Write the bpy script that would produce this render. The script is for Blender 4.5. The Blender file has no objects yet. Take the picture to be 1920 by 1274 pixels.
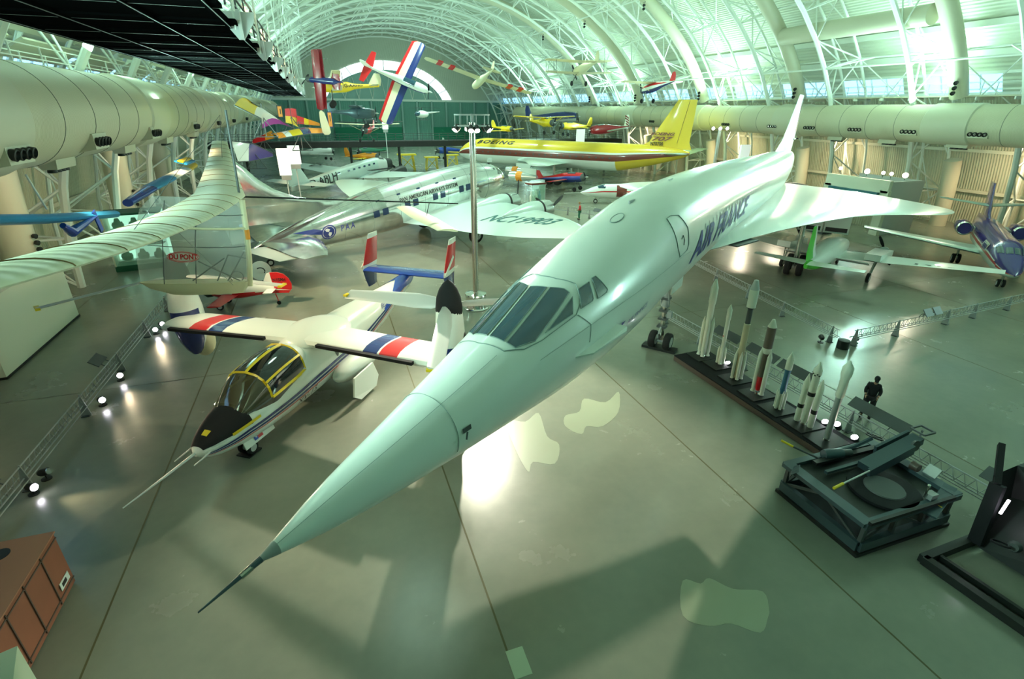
import bpy, bmesh, math, random
from mathutils import Vector, Matrix, Euler
from mathutils.bvhtree import BVHTree
random.seed(7)
C = bpy.context.scene
COL = C.collection
R = math.radians
PI = math.pi
# ---------------------------------------------------------------- camera
P_, Y_, R_ = R(24.2), R(19.4), R(0.5)
fwd = Vector((math.sin(Y_)*math.cos(P_), math.cos(Y_)*math.cos(P_), -math.sin(P_)))
right = Vector((math.cos(Y_), -math.sin(Y_), 0))
up = right.cross(fwd)
r2 = right*math.cos(R_)+up*math.sin(R_)
u2 = up*math.cos(R_)-right*math.sin(R_)
camd = bpy.data.cameras.new('camera')
cam = bpy.data.objects.new('camera', camd)
COL.objects.link(cam)
camd.sensor_width = 36.0
camd.lens = 18.0
camd.clip_end = 1000
cam.matrix_world = Matrix(((r2.x, u2.x, -fwd.x, 0), (r2.y, u2.y, -fwd.y, 0), (r2.z, u2.z, -fwd.z, 10.5), (0, 0, 0, 1)))
C.camera = cam
# ---------------------------------------------------------------- world, exposure
C.view_settings.view_transform = 'Standard'
C.view_settings.look = 'None'
C.view_settings.gamma = 1.0
C.view_settings.use_curve_mapping = False
C.view_settings.exposure = 0.62
w = bpy.data.worlds.new('world'); C.world = w; w.use_nodes = True
w.node_tree.nodes['Background'].inputs[0].default_value = (0.55, 0.85, 0.85, 1)
w.node_tree.nodes['Background'].inputs[1].default_value = 0.25
# ---------------------------------------------------------------- lights of the hall
def aim(o, tgt):
    d = Vector(tgt)-o.location
    o.rotation_euler = d.to_track_quat('-Z', 'Y').to_euler()
def area(loc, tgt, sx, sy, power, col):
    l = bpy.data.lights.new('hall_light', 'AREA'); l.shape = 'RECTANGLE'; l.size = sx; l.size_y = sy
    l.energy = power; l.color = col
    o = bpy.data.objects.new('hall_light', l); COL.objects.link(o); o.location = loc; aim(o, tgt); return o
def spot(loc, tgt, power, col, ang=50, blend=0.5, rad=0.15):
    l = bpy.data.lights.new('spot_lamp', 'SPOT'); l.energy = power; l.color = col
    l.spot_size = R(ang); l.spot_blend = blend; l.shadow_soft_size = rad
    o = bpy.data.objects.new('spot_lamp', l); COL.objects.link(o); o.location = loc; aim(o, tgt); return o
GREENISH = (0.56, 1.0, 0.86)
WARM = (1.0, 0.80, 0.50)
# uplights standing on top of the two long air ducts, washing the vaulted roof
for y in (10, 38, 66, 94, 130):
    area((54, y, 12.0), (32, y, 33), 1.5, 14, 4500, GREENISH)
    area((-10.4, y, 12.4), (8, y, 33), 1.2, 14, 6200, GREENISH)
# unseen downlights added high under the roof to brighten aircraft tops and floor
for x, y, p in ((3, 30, 3000), (26, 34, 5000), (12, 54, 14000), (34, 60, 13000), (20, 84, 15000), (8, 84, 9000), (20, 120, 20000), (30, 150, 14000)):
    spot((x, y, 27.5), (x-1, y+1, 0), p, (0.66, 1.0, 0.84), 105, 0.8, 1.6)
# floodlights on the left duct, pointing down into the hall
for y, p in ((12.0, 500), (20.8, 1300), (27.7, 3000), (36.2, 3000), (47.5, 3500), (57.8, 2500), (67.8, 2500)):
    spot((-8.2, y, 9.1), (4, y+2, 0), p*1.35, WARM, 75, 0.7, 0.3)
for y, p in ((31.1, 500), (37, 900), (42.6, 1200), (48.3, 1500), (53.8, 1500), (62, 2500)):
    spot((51.6, y, 8.9), (30, y-6, 2), p, (1.0, 0.86, 0.62), 80, 0.7, 0.3)
# lamps under and beside the ducts that light the side walls
for y in (12, 30, 48, 70):
    spot((-10, y, 8.0), (-16, y+2, 3), 700, WARM, 120, 0.8, 0.4)
for y in (30, 48, 66, 90):
    spot((55.5, y, 7.6), (60, y+1, 2), 1500, WARM, 130, 0.8, 0.4)
# flood lamps at the top of the steel pole
spot((7.3, 26.7, 9.6), (4.4, 12.0, 0), 13000, (1.0, 0.95, 0.76), 62, 0.7, 0.12)
spot((6.7, 26.8, 9.6), (-2.5, 17.5, 1), 3000, (1.0, 0.87, 0.62), 60, 0.6, 0.12)
spot((7.9, 26.9, 9.6), (18, 32, 3), 3000, (1.0, 0.9, 0.7), 70, 0.6, 0.12)
spot((7.0, 27.5, 9.6), (4, 45, 2), 5000, (1.0, 0.93, 0.8), 80, 0.6, 0.12)
# ---------------------------------------------------------------- helpers: materials
def mat(name, col, rough=0.5, metal=0.0, emit=None, es=1.0, noise=None, bump=None, coat=0.0, alpha=1.0, trans=0.0, spec=0.5):
    m = bpy.data.materials.new(name); m.use_nodes = True
    nt = m.node_tree; b = nt.nodes['Principled BSDF']
    b.inputs['Base Color'].default_value = (*col, 1)
    b.inputs['Roughness'].default_value = rough
    b.inputs['Metallic'].default_value = metal
    b.inputs['Coat Weight'].default_value = coat
    b.inputs['Coat Roughness'].default_value = 0.08
    b.inputs['Specular IOR Level'].default_value = spec
    if alpha < 1: b.inputs['Alpha'].default_value = alpha
    if trans: b.inputs['Transmission Weight'].default_value = trans
    if emit:
        b.inputs['Emission Color'].default_value = (*emit, 1); b.inputs['Emission Strength'].default_value = es
    if noise:
        sc, amt, stretch = noise
        tc = nt.nodes.new('ShaderNodeTexCoord'); mp = nt.nodes.new('ShaderNodeMapping')
        mp.inputs['Scale'].default_value = stretch
        nz = nt.nodes.new('ShaderNodeTexNoise'); nz.inputs['Scale'].default_value = sc; nz.inputs['Detail'].default_value = 6
        rp = nt.nodes.new('ShaderNodeValToRGB')
        rp.color_ramp.elements[0].position = 0.3; rp.color_ramp.elements[1].position = 0.7
        rp.color_ramp.elements[0].color = (*[c*(1-amt) for c in col], 1)
        rp.color_ramp.elements[1].color = (*[min(1, c*(1+amt)) for c in col], 1)
        nt.links.new(tc.outputs['Object'], mp.inputs[0]); nt.links.new(mp.outputs[0], nz.inputs['Vector'])
        nt.links.new(nz.outputs['Fac'], rp.inputs[0]); nt.links.new(rp.outputs[0], b.inputs['Base Color'])
    if bump:
        kind, sc, dirn, strength, dist = bump
        tc = nt.nodes.new('ShaderNodeTexCoord')
        wv = nt.nodes.new('ShaderNodeTexWave'); wv.wave_type = 'BANDS'; wv.bands_direction = dirn
        wv.inputs['Scale'].default_value = sc
        bp = nt.nodes.new('ShaderNodeBump'); bp.inputs['Strength'].default_value = strength; bp.inputs['Distance'].default_value = dist
        nt.links.new(tc.outputs['Object'], wv.inputs['Vector']); nt.links.new(wv.outputs['Fac'], bp.inputs['Height'])
        nt.links.new(bp.outputs[0], b.inputs['Normal'])
    return m
M = {}
def mk(name, *a, **k): M[name] = mat(name, *a, **k)
mk('white_paint', (0.80, 0.84, 0.78), 0.28, coat=0.4)
mk('concorde_white', (0.82, 0.87, 0.82), 0.27, coat=0.3, noise=(0.35, 0.05, (0.3, 1, 1)))
mk('nose_white', (0.66, 0.82, 0.74), 0.3, coat=0.3, noise=(0.5, 0.05, (0.3, 1, 1)))
mk('steel_white', (0.80, 0.84, 0.77), 0.45)
mk('roof_white', (0.62, 0.65, 0.53), 0.7, bump=('w', 1.4, 'X', 0.8, 0.06))
mk('wall_cream', (0.55, 0.55, 0.40), 0.7, bump=('w', 1.3, 'Y', 0.9, 0.08))
mk('duct_cream', (0.60, 0.56, 0.40), 0.42, metal=0.0, bump=('w', 3.2, 'Y', 0.5, 0.02))
mk('duct_smooth', (0.60, 0.58, 0.44), 0.42)
mk('seam_dark', (0.22, 0.22, 0.17), 0.6)
mk('black', (0.008, 0.010, 0.009), 0.5)
mk('black_matte', (0.014, 0.014, 0.016), 0.8, spec=.25)
mk('rubber', (0.012, 0.012, 0.012), 0.85)
mk('dark_grey', (0.07, 0.08, 0.08), 0.5)
mk('mid_grey', (0.32, 0.34, 0.33), 0.45)
mk('light_grey', (0.55, 0.57, 0.55), 0.4)
mk('gun_grey', (0.06, 0.095, 0.11), 0.4, metal=0.3)
mk('steel', (0.55, 0.53, 0.48), 0.22, metal=1.0)
mk('chrome', (0.8, 0.8, 0.78), 0.12, metal=1.0)
mk('alu', (0.62, 0.68, 0.66), 0.24, metal=0.75, noise=(1.2, 0.12, (0.4, 1, 1)))
mk('alu_mirror', (0.72, 0.75, 0.73), 0.13, metal=0.95, noise=(2.0, 0.15, (1, 1, 0.4)))
mk('alu_wing', (0.56, 0.70, 0.66), 0.35, metal=0.35)
mk('alu_dull', (0.48, 0.56, 0.53), 0.4, metal=0.4, bump=('w', 6, 'X', 0.4, 0.02))
mk('alu_seam', (0.16, 0.2, 0.19), 0.6)
mk('glass_dark', (0.012, 0.06, 0.10), 0.06, metal=0.0, coat=1.0, spec=0.9)
mk('glass_black', (0.01, 0.014, 0.018), 0.06, coat=1.0)
mk('window_dark', (0.015, 0.03, 0.07), 0.12)
mk('navy', (0.015, 0.03, 0.16), 0.25, coat=0.5)
mk('blue', (0.02, 0.07, 0.42), 0.25, coat=0.5)
mk('sky_blue', (0.03, 0.30, 0.62), 0.35)
mk('red', (0.62, 0.015, 0.02), 0.28, coat=0.4)
mk('dark_red', (0.28, 0.012, 0.02), 0.3, coat=0.4)
mk('maroon', (0.17, 0.035, 0.022), 0.3, coat=0.4)
mk('yellow', (0.80, 0.58, 0.015), 0.35)
mk('plane_yellow', (0.80, 0.55, 0.04), 0.3, coat=0.4)
mk('orange', (0.80, 0.28, 0.02), 0.4)
mk('cream_fabric', (0.72, 0.66, 0.44), 0.6)
mk('wing_fabric', (0.74, 0.70, 0.50), 0.45, bump=('w', 1.1, 'Y', 0.5, 0.02))
mk('wood', (0.42, 0.24, 0.09), 0.45)
mk('purple', (0.045, 0.03, 0.22), 0.2, coat=0.6)
mk('magenta', (0.36, 0.02, 0.36), 0.5)
mk('green', (0.06, 0.50, 0.03), 0.35, coat=0.4)
mk('dark_green', (0.01, 0.12, 0.06), 0.6)
mk('lettering_blue', (0.04, 0.05, 0.26), 0.4)
mk('lettering_teal', (0.02, 0.12, 0.12), 0.45)
mk('lettering_black', (0.02, 0.02, 0.02), 0.5)
mk('panel_line', (0.25, 0.33, 0.31), 0.5)
mk('teal', (0.02, 0.14, 0.18), 0.4)
mk('rust', (0.30, 0.10, 0.055), 0.55, noise=(1.0, 0.1, (1, 1, 1)))
mk('rust_light', (0.40, 0.17, 0.10), 0.55)
mk('crate_green', (0.40, 0.50, 0.36), 0.6)
mk('white_board', (0.72, 0.72, 0.58), 0.6)
mk('banner', (0.85, 0.9, 0.87), 0.6, emit=(0.9, 1, 0.95), es=0.35)
mk('lamp_on', (1, 1, 1), 0.3, emit=(1.0, 0.93, 0.7), es=22)
mk('lamp_cool', (1, 1, 1), 0.3, emit=(0.95, 0.9, 1.0), es=14)
mk('sky_window', (0.4, 0.7, 0.9), 0.2, emit=(0.30, 0.62, 1.0), es=1.3)
mk('end_window', (0.8, 0.9, 0.95), 0.2, emit=(0.78, 0.92, 1.0), es=1.5)
mk('end_panel', (0.33, 0.50, 0.46), 0.8)
mk('end_wall_low', (0.16, 0.36, 0.30), 0.7, bump=('w', 0.5, 'X', 0.6, 0.05))
mk('green_curtain', (0.02, 0.22, 0.13), 0.8)
mk('skin', (0.45, 0.26, 0.17), 0.6)
mk('cloth_black', (0.012, 0.013, 0.014), 0.9)
mk('cloth_dark', (0.03, 0.025, 0.03), 0.9)
mk('case_glass', (0.5, 0.9, 0.7), 0.05, alpha=0.25)
mk('case_light', (0.6, 1.0, 0.8), 0.5, emit=(0.5, 1.0, 0.75), es=0.9)
mk('film', (0.72, 0.76, 0.72), 0.08, alpha=0.33, spec=0.8)
mk('brown_metal', (0.10, 0.065, 0.05), 0.5)
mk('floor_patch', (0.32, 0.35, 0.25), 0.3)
# ---------------------------------------------------------------- helpers: meshes
class MB:
    def __init__(s): s.v = []; s.f = []; s.m = []; s.mats = []
    def mi(s, m):
        m = M[m] if isinstance(m, str) else m
        if m not in s.mats: s.mats.append(m)
        return s.mats.index(m)
    def add(s, vs, fs, m):
        o = len(s.v); s.v += [tuple(v) for v in vs]
        k = s.mi(m)
        for f in fs: s.f.append(tuple(i+o for i in f)); s.m.append(k)
    def box(s, c, d, m, rot=None):
        vs = []
        for x in (-.5, .5):
            for y in (-.5, .5):
                for z in (-.5, .5):
                    v = Vector((x*d[0], y*d[1], z*d[2]))
                    if rot is not None: v = rot @ v
                    vs.append(v+Vector(c))
        s.add(vs, [(0, 1, 3, 2), (4, 6, 7, 5), (0, 4, 5, 1), (2, 3, 7, 6), (0, 2, 6, 4), (1, 5, 7, 3)], m)
        return s
    def beam(s, p, q, w, h, m, upv=(0, 0, 1)):
        p, q = Vector(p), Vector(q); d = (q-p); L = d.length; d.normalize()
        u = Vector(upv)
        if abs(u.dot(d)) > .98: u = Vector((0, 1, 0))
        sd = d.cross(u).normalized(); u = sd.cross(d)
        rot = Matrix((d, sd, u)).transposed()
        return s.box((p+q)/2, (L, w, h), m, rot)
    def ring(s, c, ax, r, n, r2=None):
        c, ax = Vector(c), Vector(ax).normalized()
        u = Vector((0, 0, 1)) if abs(ax.z) < .9 else Vector((1, 0, 0))
        a = ax.cross(u).normalized(); b = ax.cross(a)
        r2 = r if r2 is None else r2
        return [c+a*r*math.cos(2*PI*i/n)+b*r2*math.sin(2*PI*i/n) for i in range(n)]
    def loft(s, rings, m, caps=True, closed=True, mf=None):
        o = len(s.v); n = len(rings[0])
        for r in rings: s.v += [tuple(v) for v in r]
        k = s.mi(m) if m else 0
        for j in range(len(rings)-1):
            for i in range(n if closed else n-1):
                i2 = (i+1) % n
                s.f.append((o+j*n+i, o+j*n+i2, o+(j+1)*n+i2, o+(j+1)*n+i))
                s.m.append(s.mi(mf(j, i)) if mf else k)
        if caps and closed:
            s.f.append(tuple(o+i for i in reversed(range(n)))); s.m.append(s.mi(mf(0, 0)) if mf else k)
            e = o+(len(rings)-1)*n
            s.f.append(tuple(e+i for i in range(n))); s.m.append(s.mi(mf(len(rings)-2, 0)) if mf else k)
        return s
    def tube(s, p, q, r, m, rb=None, n=10, caps=True):
        p, q = Vector(p), Vector(q); ax = q-p
        return s.loft([s.ring(p, ax, r, n), s.ring(q, ax, r if rb is None else rb, n)], m, caps)
    def path(s, pts, r, m, n=6):
        pts = [Vector(p) for p in pts]
        rs = []
        for i, p in enumerate(pts):
            a = pts[min(i+1, len(pts)-1)]-pts[max(i-1, 0)]
            rs.append(s.ring(p, a, r if not isinstance(r, (list, tuple)) else r[i], n))
        return s.loft(rs, m)
    def lathe(s, prof, m, c=(0, 0, 0), ax=(0, 0, 1), n=24, caps=True, mf=None):
        c, ax = Vector(c), Vector(ax).normalized()
        return s.loft([s.ring(c+ax*h, ax, max(r, .001), n) for r, h in prof], m, caps, mf=(lambda j, i: mf(j)) if mf else None)
    def ell(s, c, r, m, n=16, k=10):
        c = Vector(c)
        rs = []
        for j in range(k+1):
            t = -PI/2+PI*j/k
            rr = max(math.cos(t), .01)
            rs.append([c+Vector((r[0]*rr*math.cos(2*PI*i/n), r[1]*rr*math.sin(2*PI*i/n), r[2]*math.sin(t))) for i in range(n)])
        return s.loft(rs, m)
    def prism(s, poly, off, m, tri=False):
        # closed polygon of 3-D points extruded by vector off
        n = len(poly); a = [Vector(p) for p in poly]; b = [p+Vector(off) for p in a]
        s.add(a+b, [tuple(reversed(range(n))), tuple(range(n, 2*n))]+[(i, (i+1) % n, n+(i+1) % n, n+i) for i in range(n)], m)
        return s
    def build(s, name, parent=None, smooth=True, loc=None, fix=True):
        me = bpy.data.meshes.new(name); me.from_pydata(s.v, [], s.f)
        for m in s.mats: me.materials.append(m)
        me.polygons.foreach_set('material_index', s.m)
        if fix:
            bm = bmesh.new(); bm.from_mesh(me); bmesh.ops.recalc_face_normals(bm, faces=bm.faces); bm.to_mesh(me); bm.free()
        if smooth:
            me.polygons.foreach_set('use_smooth', [True]*len(me.polygons))
            me.set_sharp_from_angle(angle=R(35))
        me.update()
        o = bpy.data.objects.new(name, me); COL.objects.link(o)
        if parent: o.parent = parent
        if loc: o.location = loc
        return o
def tag(o, label, cat, group=None, kind=None):
    if label: o['label'] = label
    if cat: o['category'] = cat
    if group: o['group'] = group
    if kind: o['kind'] = kind
    return o
def thing(name, label, cat, loc=(0, 0, 0), rot=(0, 0, 0), group=None, sc=1):
    o = bpy.data.objects.new(name, None); COL.objects.link(o); o.empty_display_size = .3
    o.location = loc; o.rotation_euler = rot; o.scale = (sc, sc, sc)
    return tag(o, label, cat, group)
def struct(mb, name, smooth=True, fix=True):
    o = mb.build(name, smooth=smooth, fix=fix); o['kind'] = 'structure'; return o
def dup(root, loc=None, rot=None, label=None, sc=None):
    r = root.copy(); COL.objects.link(r)
    if loc is not None: r.location = loc
    if rot is not None: r.rotation_euler = rot
    if sc is not None: r.scale = (sc, sc, sc)
    if label: r['label'] = label
    for ch in list(root.children):
        c = ch.copy(); COL.objects.link(c); c.parent = r
        for g in list(ch.children):
            d = g.copy(); COL.objects.link(d); d.parent = c
    return r
def pose(o, xyz, h, p=0, r=0):
    Rz = Matrix.Rotation(R(h), 3, 'Z')
    Ry = Matrix(((math.cos(R(p)), 0, -math.sin(R(p))), (0, 1, 0), (math.sin(R(p)), 0, math.cos(R(p)))))
    Rx = Matrix.Rotation(R(r), 3, 'X')
    o.location = xyz; o.rotation_euler = (Rz @ Ry @ Rx).to_euler(); return o
def pch(x, X, Y):
    x = min(max(x, X[0]), X[-1]); n = len(X)
    h = [X[i+1]-X[i] for i in range(n-1)]; d = [(Y[i+1]-Y[i])/h[i] for i in range(n-1)]
    m = [d[0]]+[0 if d[i-1]*d[i] <= 0 else 2*d[i-1]*d[i]/(d[i-1]+d[i]) for i in range(1, n-1)]+[d[-1]]
    for i in range(n-1):
        if x <= X[i+1]:
            t = (x-X[i])/h[i]
            return (2*t**3-3*t*t+1)*Y[i]+(t**3-2*t*t+t)*h[i]*m[i]+(-2*t**3+3*t*t)*Y[i+1]+(t**3-t*t)*h[i]*m[i+1]
class Fus:
    """fuselage along -x: s from nose; tables of half width, half height, centre height"""
    def __init__(s, S, W, H, Z, sup=2.0): s.S, s.W, s.H, s.Z, s.sup = S, W, H, Z, sup
    def pt(s, q, th, off=0):
        w = pch(q, s.S, s.W)+off; h = pch(q, s.S, s.H)+off; z = pch(q, s.S, s.Z)
        t = R(th); e = 2/s.sup
        c, n = math.cos(t), math.sin(t)
        return Vector((-q, w*math.copysign(abs(c)**e, c), z+h*math.copysign(abs(n)**e, n)))
    def mesh(s, mb, m, n=40, step=0.35, mf=None, s0=None, s1=None):
        a = s.S[0] if s0 is None else s0; b = s.S[-1] if s1 is None else s1
        k = max(6, int((b-a)/step)); ss = [a+(b-a)*(i/k) for i in range(k+1)]
        if s0 is None: ss = [a+(ss[1]-a)*f for f in (0, .04, .12, .3, .6)]+ss[1:]
        if s1 is None: ss = ss[:-1]+[ss[-2]+(b-ss[-2])*f for f in (.4, .7, .9, 1)]
        rings = [[s.pt(q, 360*i/n) for i in range(n)] for q in ss]
        mb.loft(rings, m, mf=(lambda j, i: mf((ss[j]+ss[j+1])/2, (i+.5)*360/n)) if mf else None)
        return mb
    def patch(s, mb, c4, m, off=.012, n=6):
        # c4: four (s,theta) corners -> curved quad lying on the skin
        vs = []; 
        for i in range(n+1):
            for j in range(n+1):
                u, v = i/n, j/n
                q = [(c4[0][k]*(1-u)*(1-v)+c4[1][k]*u*(1-v)+c4[2][k]*u*v+c4[3][k]*(1-u)*v) for k in (0, 1)]
                vs.append(s.pt(q[0], q[1], off))
        fs = [(i*(n+1)+j, (i+1)*(n+1)+j, (i+1)*(n+1)+j+1, i*(n+1)+j+1) for i in range(n) for j in range(n)]
        mb.add(vs, fs, m)
    def poly(s, mb, pts, m, off=.012, k=8):
        # fan patch for a convex polygon of (s,theta)
        cx = sum(p[0] for p in pts)/len(pts); cy = sum(p[1] for p in pts)/len(pts)
        bd = []
        for i, p in enumerate(pts):
            q = pts[(i+1) % len(pts)]
            for t in range(k): bd.append((p[0]+(q[0]-p[0])*t/k, p[1]+(q[1]-p[1])*t/k))
        N = len(bd); vs = [s.pt(cx, cy, off)]
        for f in (.33, .66, 1):
            vs += [s.pt(cx+(x-cx)*f, cy+(y-cy)*f, off) for x, y in bd]
        fs = [(0, 1+i, 1+(i+1) % N) for i in range(N)]
        for l in range(2):
            a = 1+l*N; fs += [(a+i, a+N+i, a+N+(i+1) % N, a+(i+1) % N) for i in range(N)]
        mb.add(vs, fs, m)
    def line(s, mb, pts, wd, m, off=.01, k=10, closed=False):
        L = list(pts)+([pts[0]] if closed else [])
        P = []
        for i in range(len(L)-1):
            for t in range(k): P.append(s.pt(L[i][0]+(L[i+1][0]-L[i][0])*t/k, L[i][1]+(L[i+1][1]-L[i][1])*t/k, off))
        P.append(s.pt(*L[-1], off))
        mb.path(P, wd, m, n=4)
def airfoil(xle, y, z, chord, th, n=7, vert=False, sweep=0):
    # ring of points round a section; x decreases towards trailing edge
    up_, lo = [], []
    for i in range(n+1):
        t = (1-math.cos(PI*i/n))/2
        yt = 5*th*(0.2969*math.sqrt(t)-0.126*t-0.3516*t*t+0.2843*t**3-0.1015*t**4)*chord+.004
        up_.append((t, yt)); lo.append((t, -yt))
    prof = up_+lo[::-1][1:-1]
    out = []
    for t, d in prof:
        if vert: out.append(Vector((xle-t*chord, y+d, z)))
        else: out.append(Vector((xle-t*chord, y, z+d)))
    return out
def wing(mb, secs, m, vert=False, mf=None, sub=1):
    # secs: (xle, y, z, chord, thickness)
    S2 = []
    for a, b in zip(secs, secs[1:]):
        for t in range(sub): S2.append([a[k]+(b[k]-a[k])*t/sub for k in range(5)])
    S2.append(list(secs[-1]))
    mb.loft([airfoil(*q, vert=vert) for q in S2], m, mf=mf)
    return mb
def textmesh(txt, size=1.0, shear=0.0, bold=0.0, spacing=1.0, align='CENTER'):
    cu = bpy.data.curves.new('lettering', 'FONT'); cu.body = txt; cu.size = size; cu.shear = shear
    cu.offset = bold; cu.space_character = spacing; cu.align_x = align; cu.align_y = 'CENTER'; cu.resolution_u = 3
    o = bpy.data.objects.new('lettering', cu); COL.objects.link(o)
    dg = bpy.context.evaluated_depsgraph_get(); me = bpy.data.meshes.new_from_object(o.evaluated_get(dg))
    bpy.data.objects.remove(o); bpy.data.curves.remove(cu)
    return me
def text_on(fn, txt, size, m, parent, name='lettering', cuts=2, xs=1.0, flip=1, **k):
    # fn(u,v) -> Vector; lettering laid on a surface
    me = textmesh(txt, size, **k)
    bm = bmesh.new(); bm.from_mesh(me)
    if cuts:
        bmesh.ops.triangulate(bm, faces=bm.faces)
        for _ in range(cuts):
            lg = [e for e in bm.edges if e.calc_length() > size*.22]
            if lg: bmesh.ops.subdivide_edges(bm, edges=lg, cuts=1, use_grid_fill=False); bmesh.ops.triangulate(bm, faces=bm.faces)
    for v in bm.verts: v.co = fn(v.co.x*xs*flip, v.co.y)
    bm.to_mesh(me); bm.free(); me.materials.clear(); me.materials.append(M[m])
    o = bpy.data.objects.new(name, me); COL.objects.link(o)
    if parent: o.parent = parent
    return o
def wheel(parent, c, r, wd, name='wheel', ax=(0, 1, 0), hub='light_grey', sub=True):
    b = MB(); c = Vector(c); ax = Vector(ax).normalized()
    pr = [(r*.62, -wd/2), (r*.9, -wd/2), (r, -wd*.28), (r, wd*.28), (r*.9, wd/2), (r*.62, wd/2)]
    b.lathe(pr, 'rubber', c, ax, 20)
    o = b.build(name, parent)
    if sub:
        h = MB(); h.lathe([(r*.2, -wd*.55), (r*.58, -wd*.52), (r*.58, wd*.52), (r*.2, wd*.55)], hub, c, ax, 16)
        h.build('hub', o)
    return o
def prop(parent, c, ax, r, nb, m='black', wd=.16, a0=20, hubm='steel', hub_r=.16, name='propeller', tip=None):
    c, ax = Vector(c), Vector(ax).normalized()
    u = Vector((0, 0, 1)) if abs(ax.z) < .9 else Vector((1, 0, 0))
    a = ax.cross(u).normalized(); b_ = ax.cross(a)
    h = MB(); h.lathe([(hub_r, -.1), (hub_r, .1), (hub_r*.8, .25), (.02, .42)], hubm, c, ax, 14)
    ho = h.build(name, parent)
    for k in range(nb):
        t = R(a0+360*k/nb); d = a*math.cos(t)+b_*math.sin(t); sd = d.cross(ax)
        bl = MB(); rs = []
        for f, wf, tw in ((.05, .5, 50), (.2, .8, 45), (.45, 1.1, 30), (.75, 1.0, 20), (.93, .7, 15), (1, .25, 14)):
            cc = c+d*(r*f); e = sd*math.cos(R(tw))+ax*math.sin(R(tw)); g = d.cross(e)
            rs.append([cc+e*wd*wf*math.cos(q)+g*.025*math.sin(q) for q in [2*PI*i/8 for i in range(8)]])
        bl.loft(rs, m); bl.build('blade', ho)
    return ho
# ================================================================ THE HALL
XC = 20.5
def arc(a, h, t): return (XC+a*math.cos(R(t)), h*math.sin(R(t)))
YA, YB = -24.0, 176.0
# floor: polished concrete
fm = bpy.data.materials.new('polished_concrete'); fm.use_nodes = True
nt = fm.node_tree; b = nt.nodes['Principled BSDF']
tc = nt.nodes.new('ShaderNodeTexCoord')
n1 = nt.nodes.new('ShaderNodeTexNoise'); n1.inputs['Scale'].default_value = 0.35; n1.inputs['Detail'].default_value = 9; n1.inputs['Roughness'].default_value = .62
n2 = nt.nodes.new('ShaderNodeTexNoise'); n2.inputs['Scale'].default_value = 3.5; n2.inputs['Detail'].default_value = 8
nt.links.new(tc.outputs['Object'], n1.inputs['Vector']); nt.links.new(tc.outputs['Object'], n2.inputs['Vector'])
mx = nt.nodes.new('ShaderNodeMath'); mx.operation = 'MULTIPLY_ADD'; mx.inputs[1].default_value = .22
nt.links.new(n2.outputs['Fac'], mx.inputs[0]); nt.links.new(n1.outputs['Fac'], mx.inputs[2])
rp = nt.nodes.new('ShaderNodeValToRGB')
rp.color_ramp.elements[0].position = .32; rp.color_ramp.elements[0].color = (0.175, 0.19, 0.15, 1)
rp.color_ramp.elements[1].position = .98; rp.color_ramp.elements[1].color = (0.26, 0.265, 0.205, 1)
nt.links.new(mx.outputs[0], rp.inputs[0]); nt.links.new(rp.outputs[0], b.inputs['Base Color'])
rr = nt.nodes.new('ShaderNodeMapRange'); rr.inputs['To Min'].default_value = .13; rr.inputs['To Max'].default_value = .36
nt.links.new(n1.outputs['Fac'], rr.inputs[0]); nt.links.new(rr.outputs[0], b.inputs['Roughness'])
b.inputs['Specular IOR Level'].default_value = .55
M['floor'] = fm
m = MB(); m.add([(-24, YA, 0), (64, YA, 0), (64, YB, 0), (-24, YB, 0)], [(0, 1, 2, 3)], 'floor'); struct(m, 'floor', False)
mk('joint', (0.09, 0.085, 0.035), .7)
m = MB()
for x in (-14.2, -5.95, 2.35, 10.5, 18.8, 27.1, 35.4, 43.7, 52):
    m.box((x, 76, .001), (.045, 199, .004), 'joint')
for y in (-8, 0.3, 22.5, 45, 67.5, 90, 112, 135): m.box((20, y, .001), (80, .025, .003), 'joint')
struct(m, 'trim_1', False)
# clean pale patches where the sealer differs
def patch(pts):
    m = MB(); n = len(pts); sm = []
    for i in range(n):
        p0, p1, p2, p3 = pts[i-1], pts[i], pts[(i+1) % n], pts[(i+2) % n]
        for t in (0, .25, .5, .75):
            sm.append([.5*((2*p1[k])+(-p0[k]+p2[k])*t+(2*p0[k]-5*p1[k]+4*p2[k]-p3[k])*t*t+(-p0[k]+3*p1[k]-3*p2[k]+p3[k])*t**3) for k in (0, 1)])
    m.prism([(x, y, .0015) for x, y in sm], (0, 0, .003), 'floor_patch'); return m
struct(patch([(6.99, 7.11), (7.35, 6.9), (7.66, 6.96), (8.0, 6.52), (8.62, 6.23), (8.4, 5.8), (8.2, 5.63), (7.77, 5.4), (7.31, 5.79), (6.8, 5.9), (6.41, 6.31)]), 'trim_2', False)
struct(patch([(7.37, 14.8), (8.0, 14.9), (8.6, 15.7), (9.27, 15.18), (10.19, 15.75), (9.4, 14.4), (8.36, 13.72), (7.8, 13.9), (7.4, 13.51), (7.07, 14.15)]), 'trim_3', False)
struct(patch([(5.16, 15.16), (5.8, 14.9), (6.48, 15.29), (6.2, 13.8), (6.4, 13.2), (5.84, 12.29), (5.2, 12.6), (4.87, 12.19), (4.9, 13.6)]), 'trim_4', False)
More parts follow.
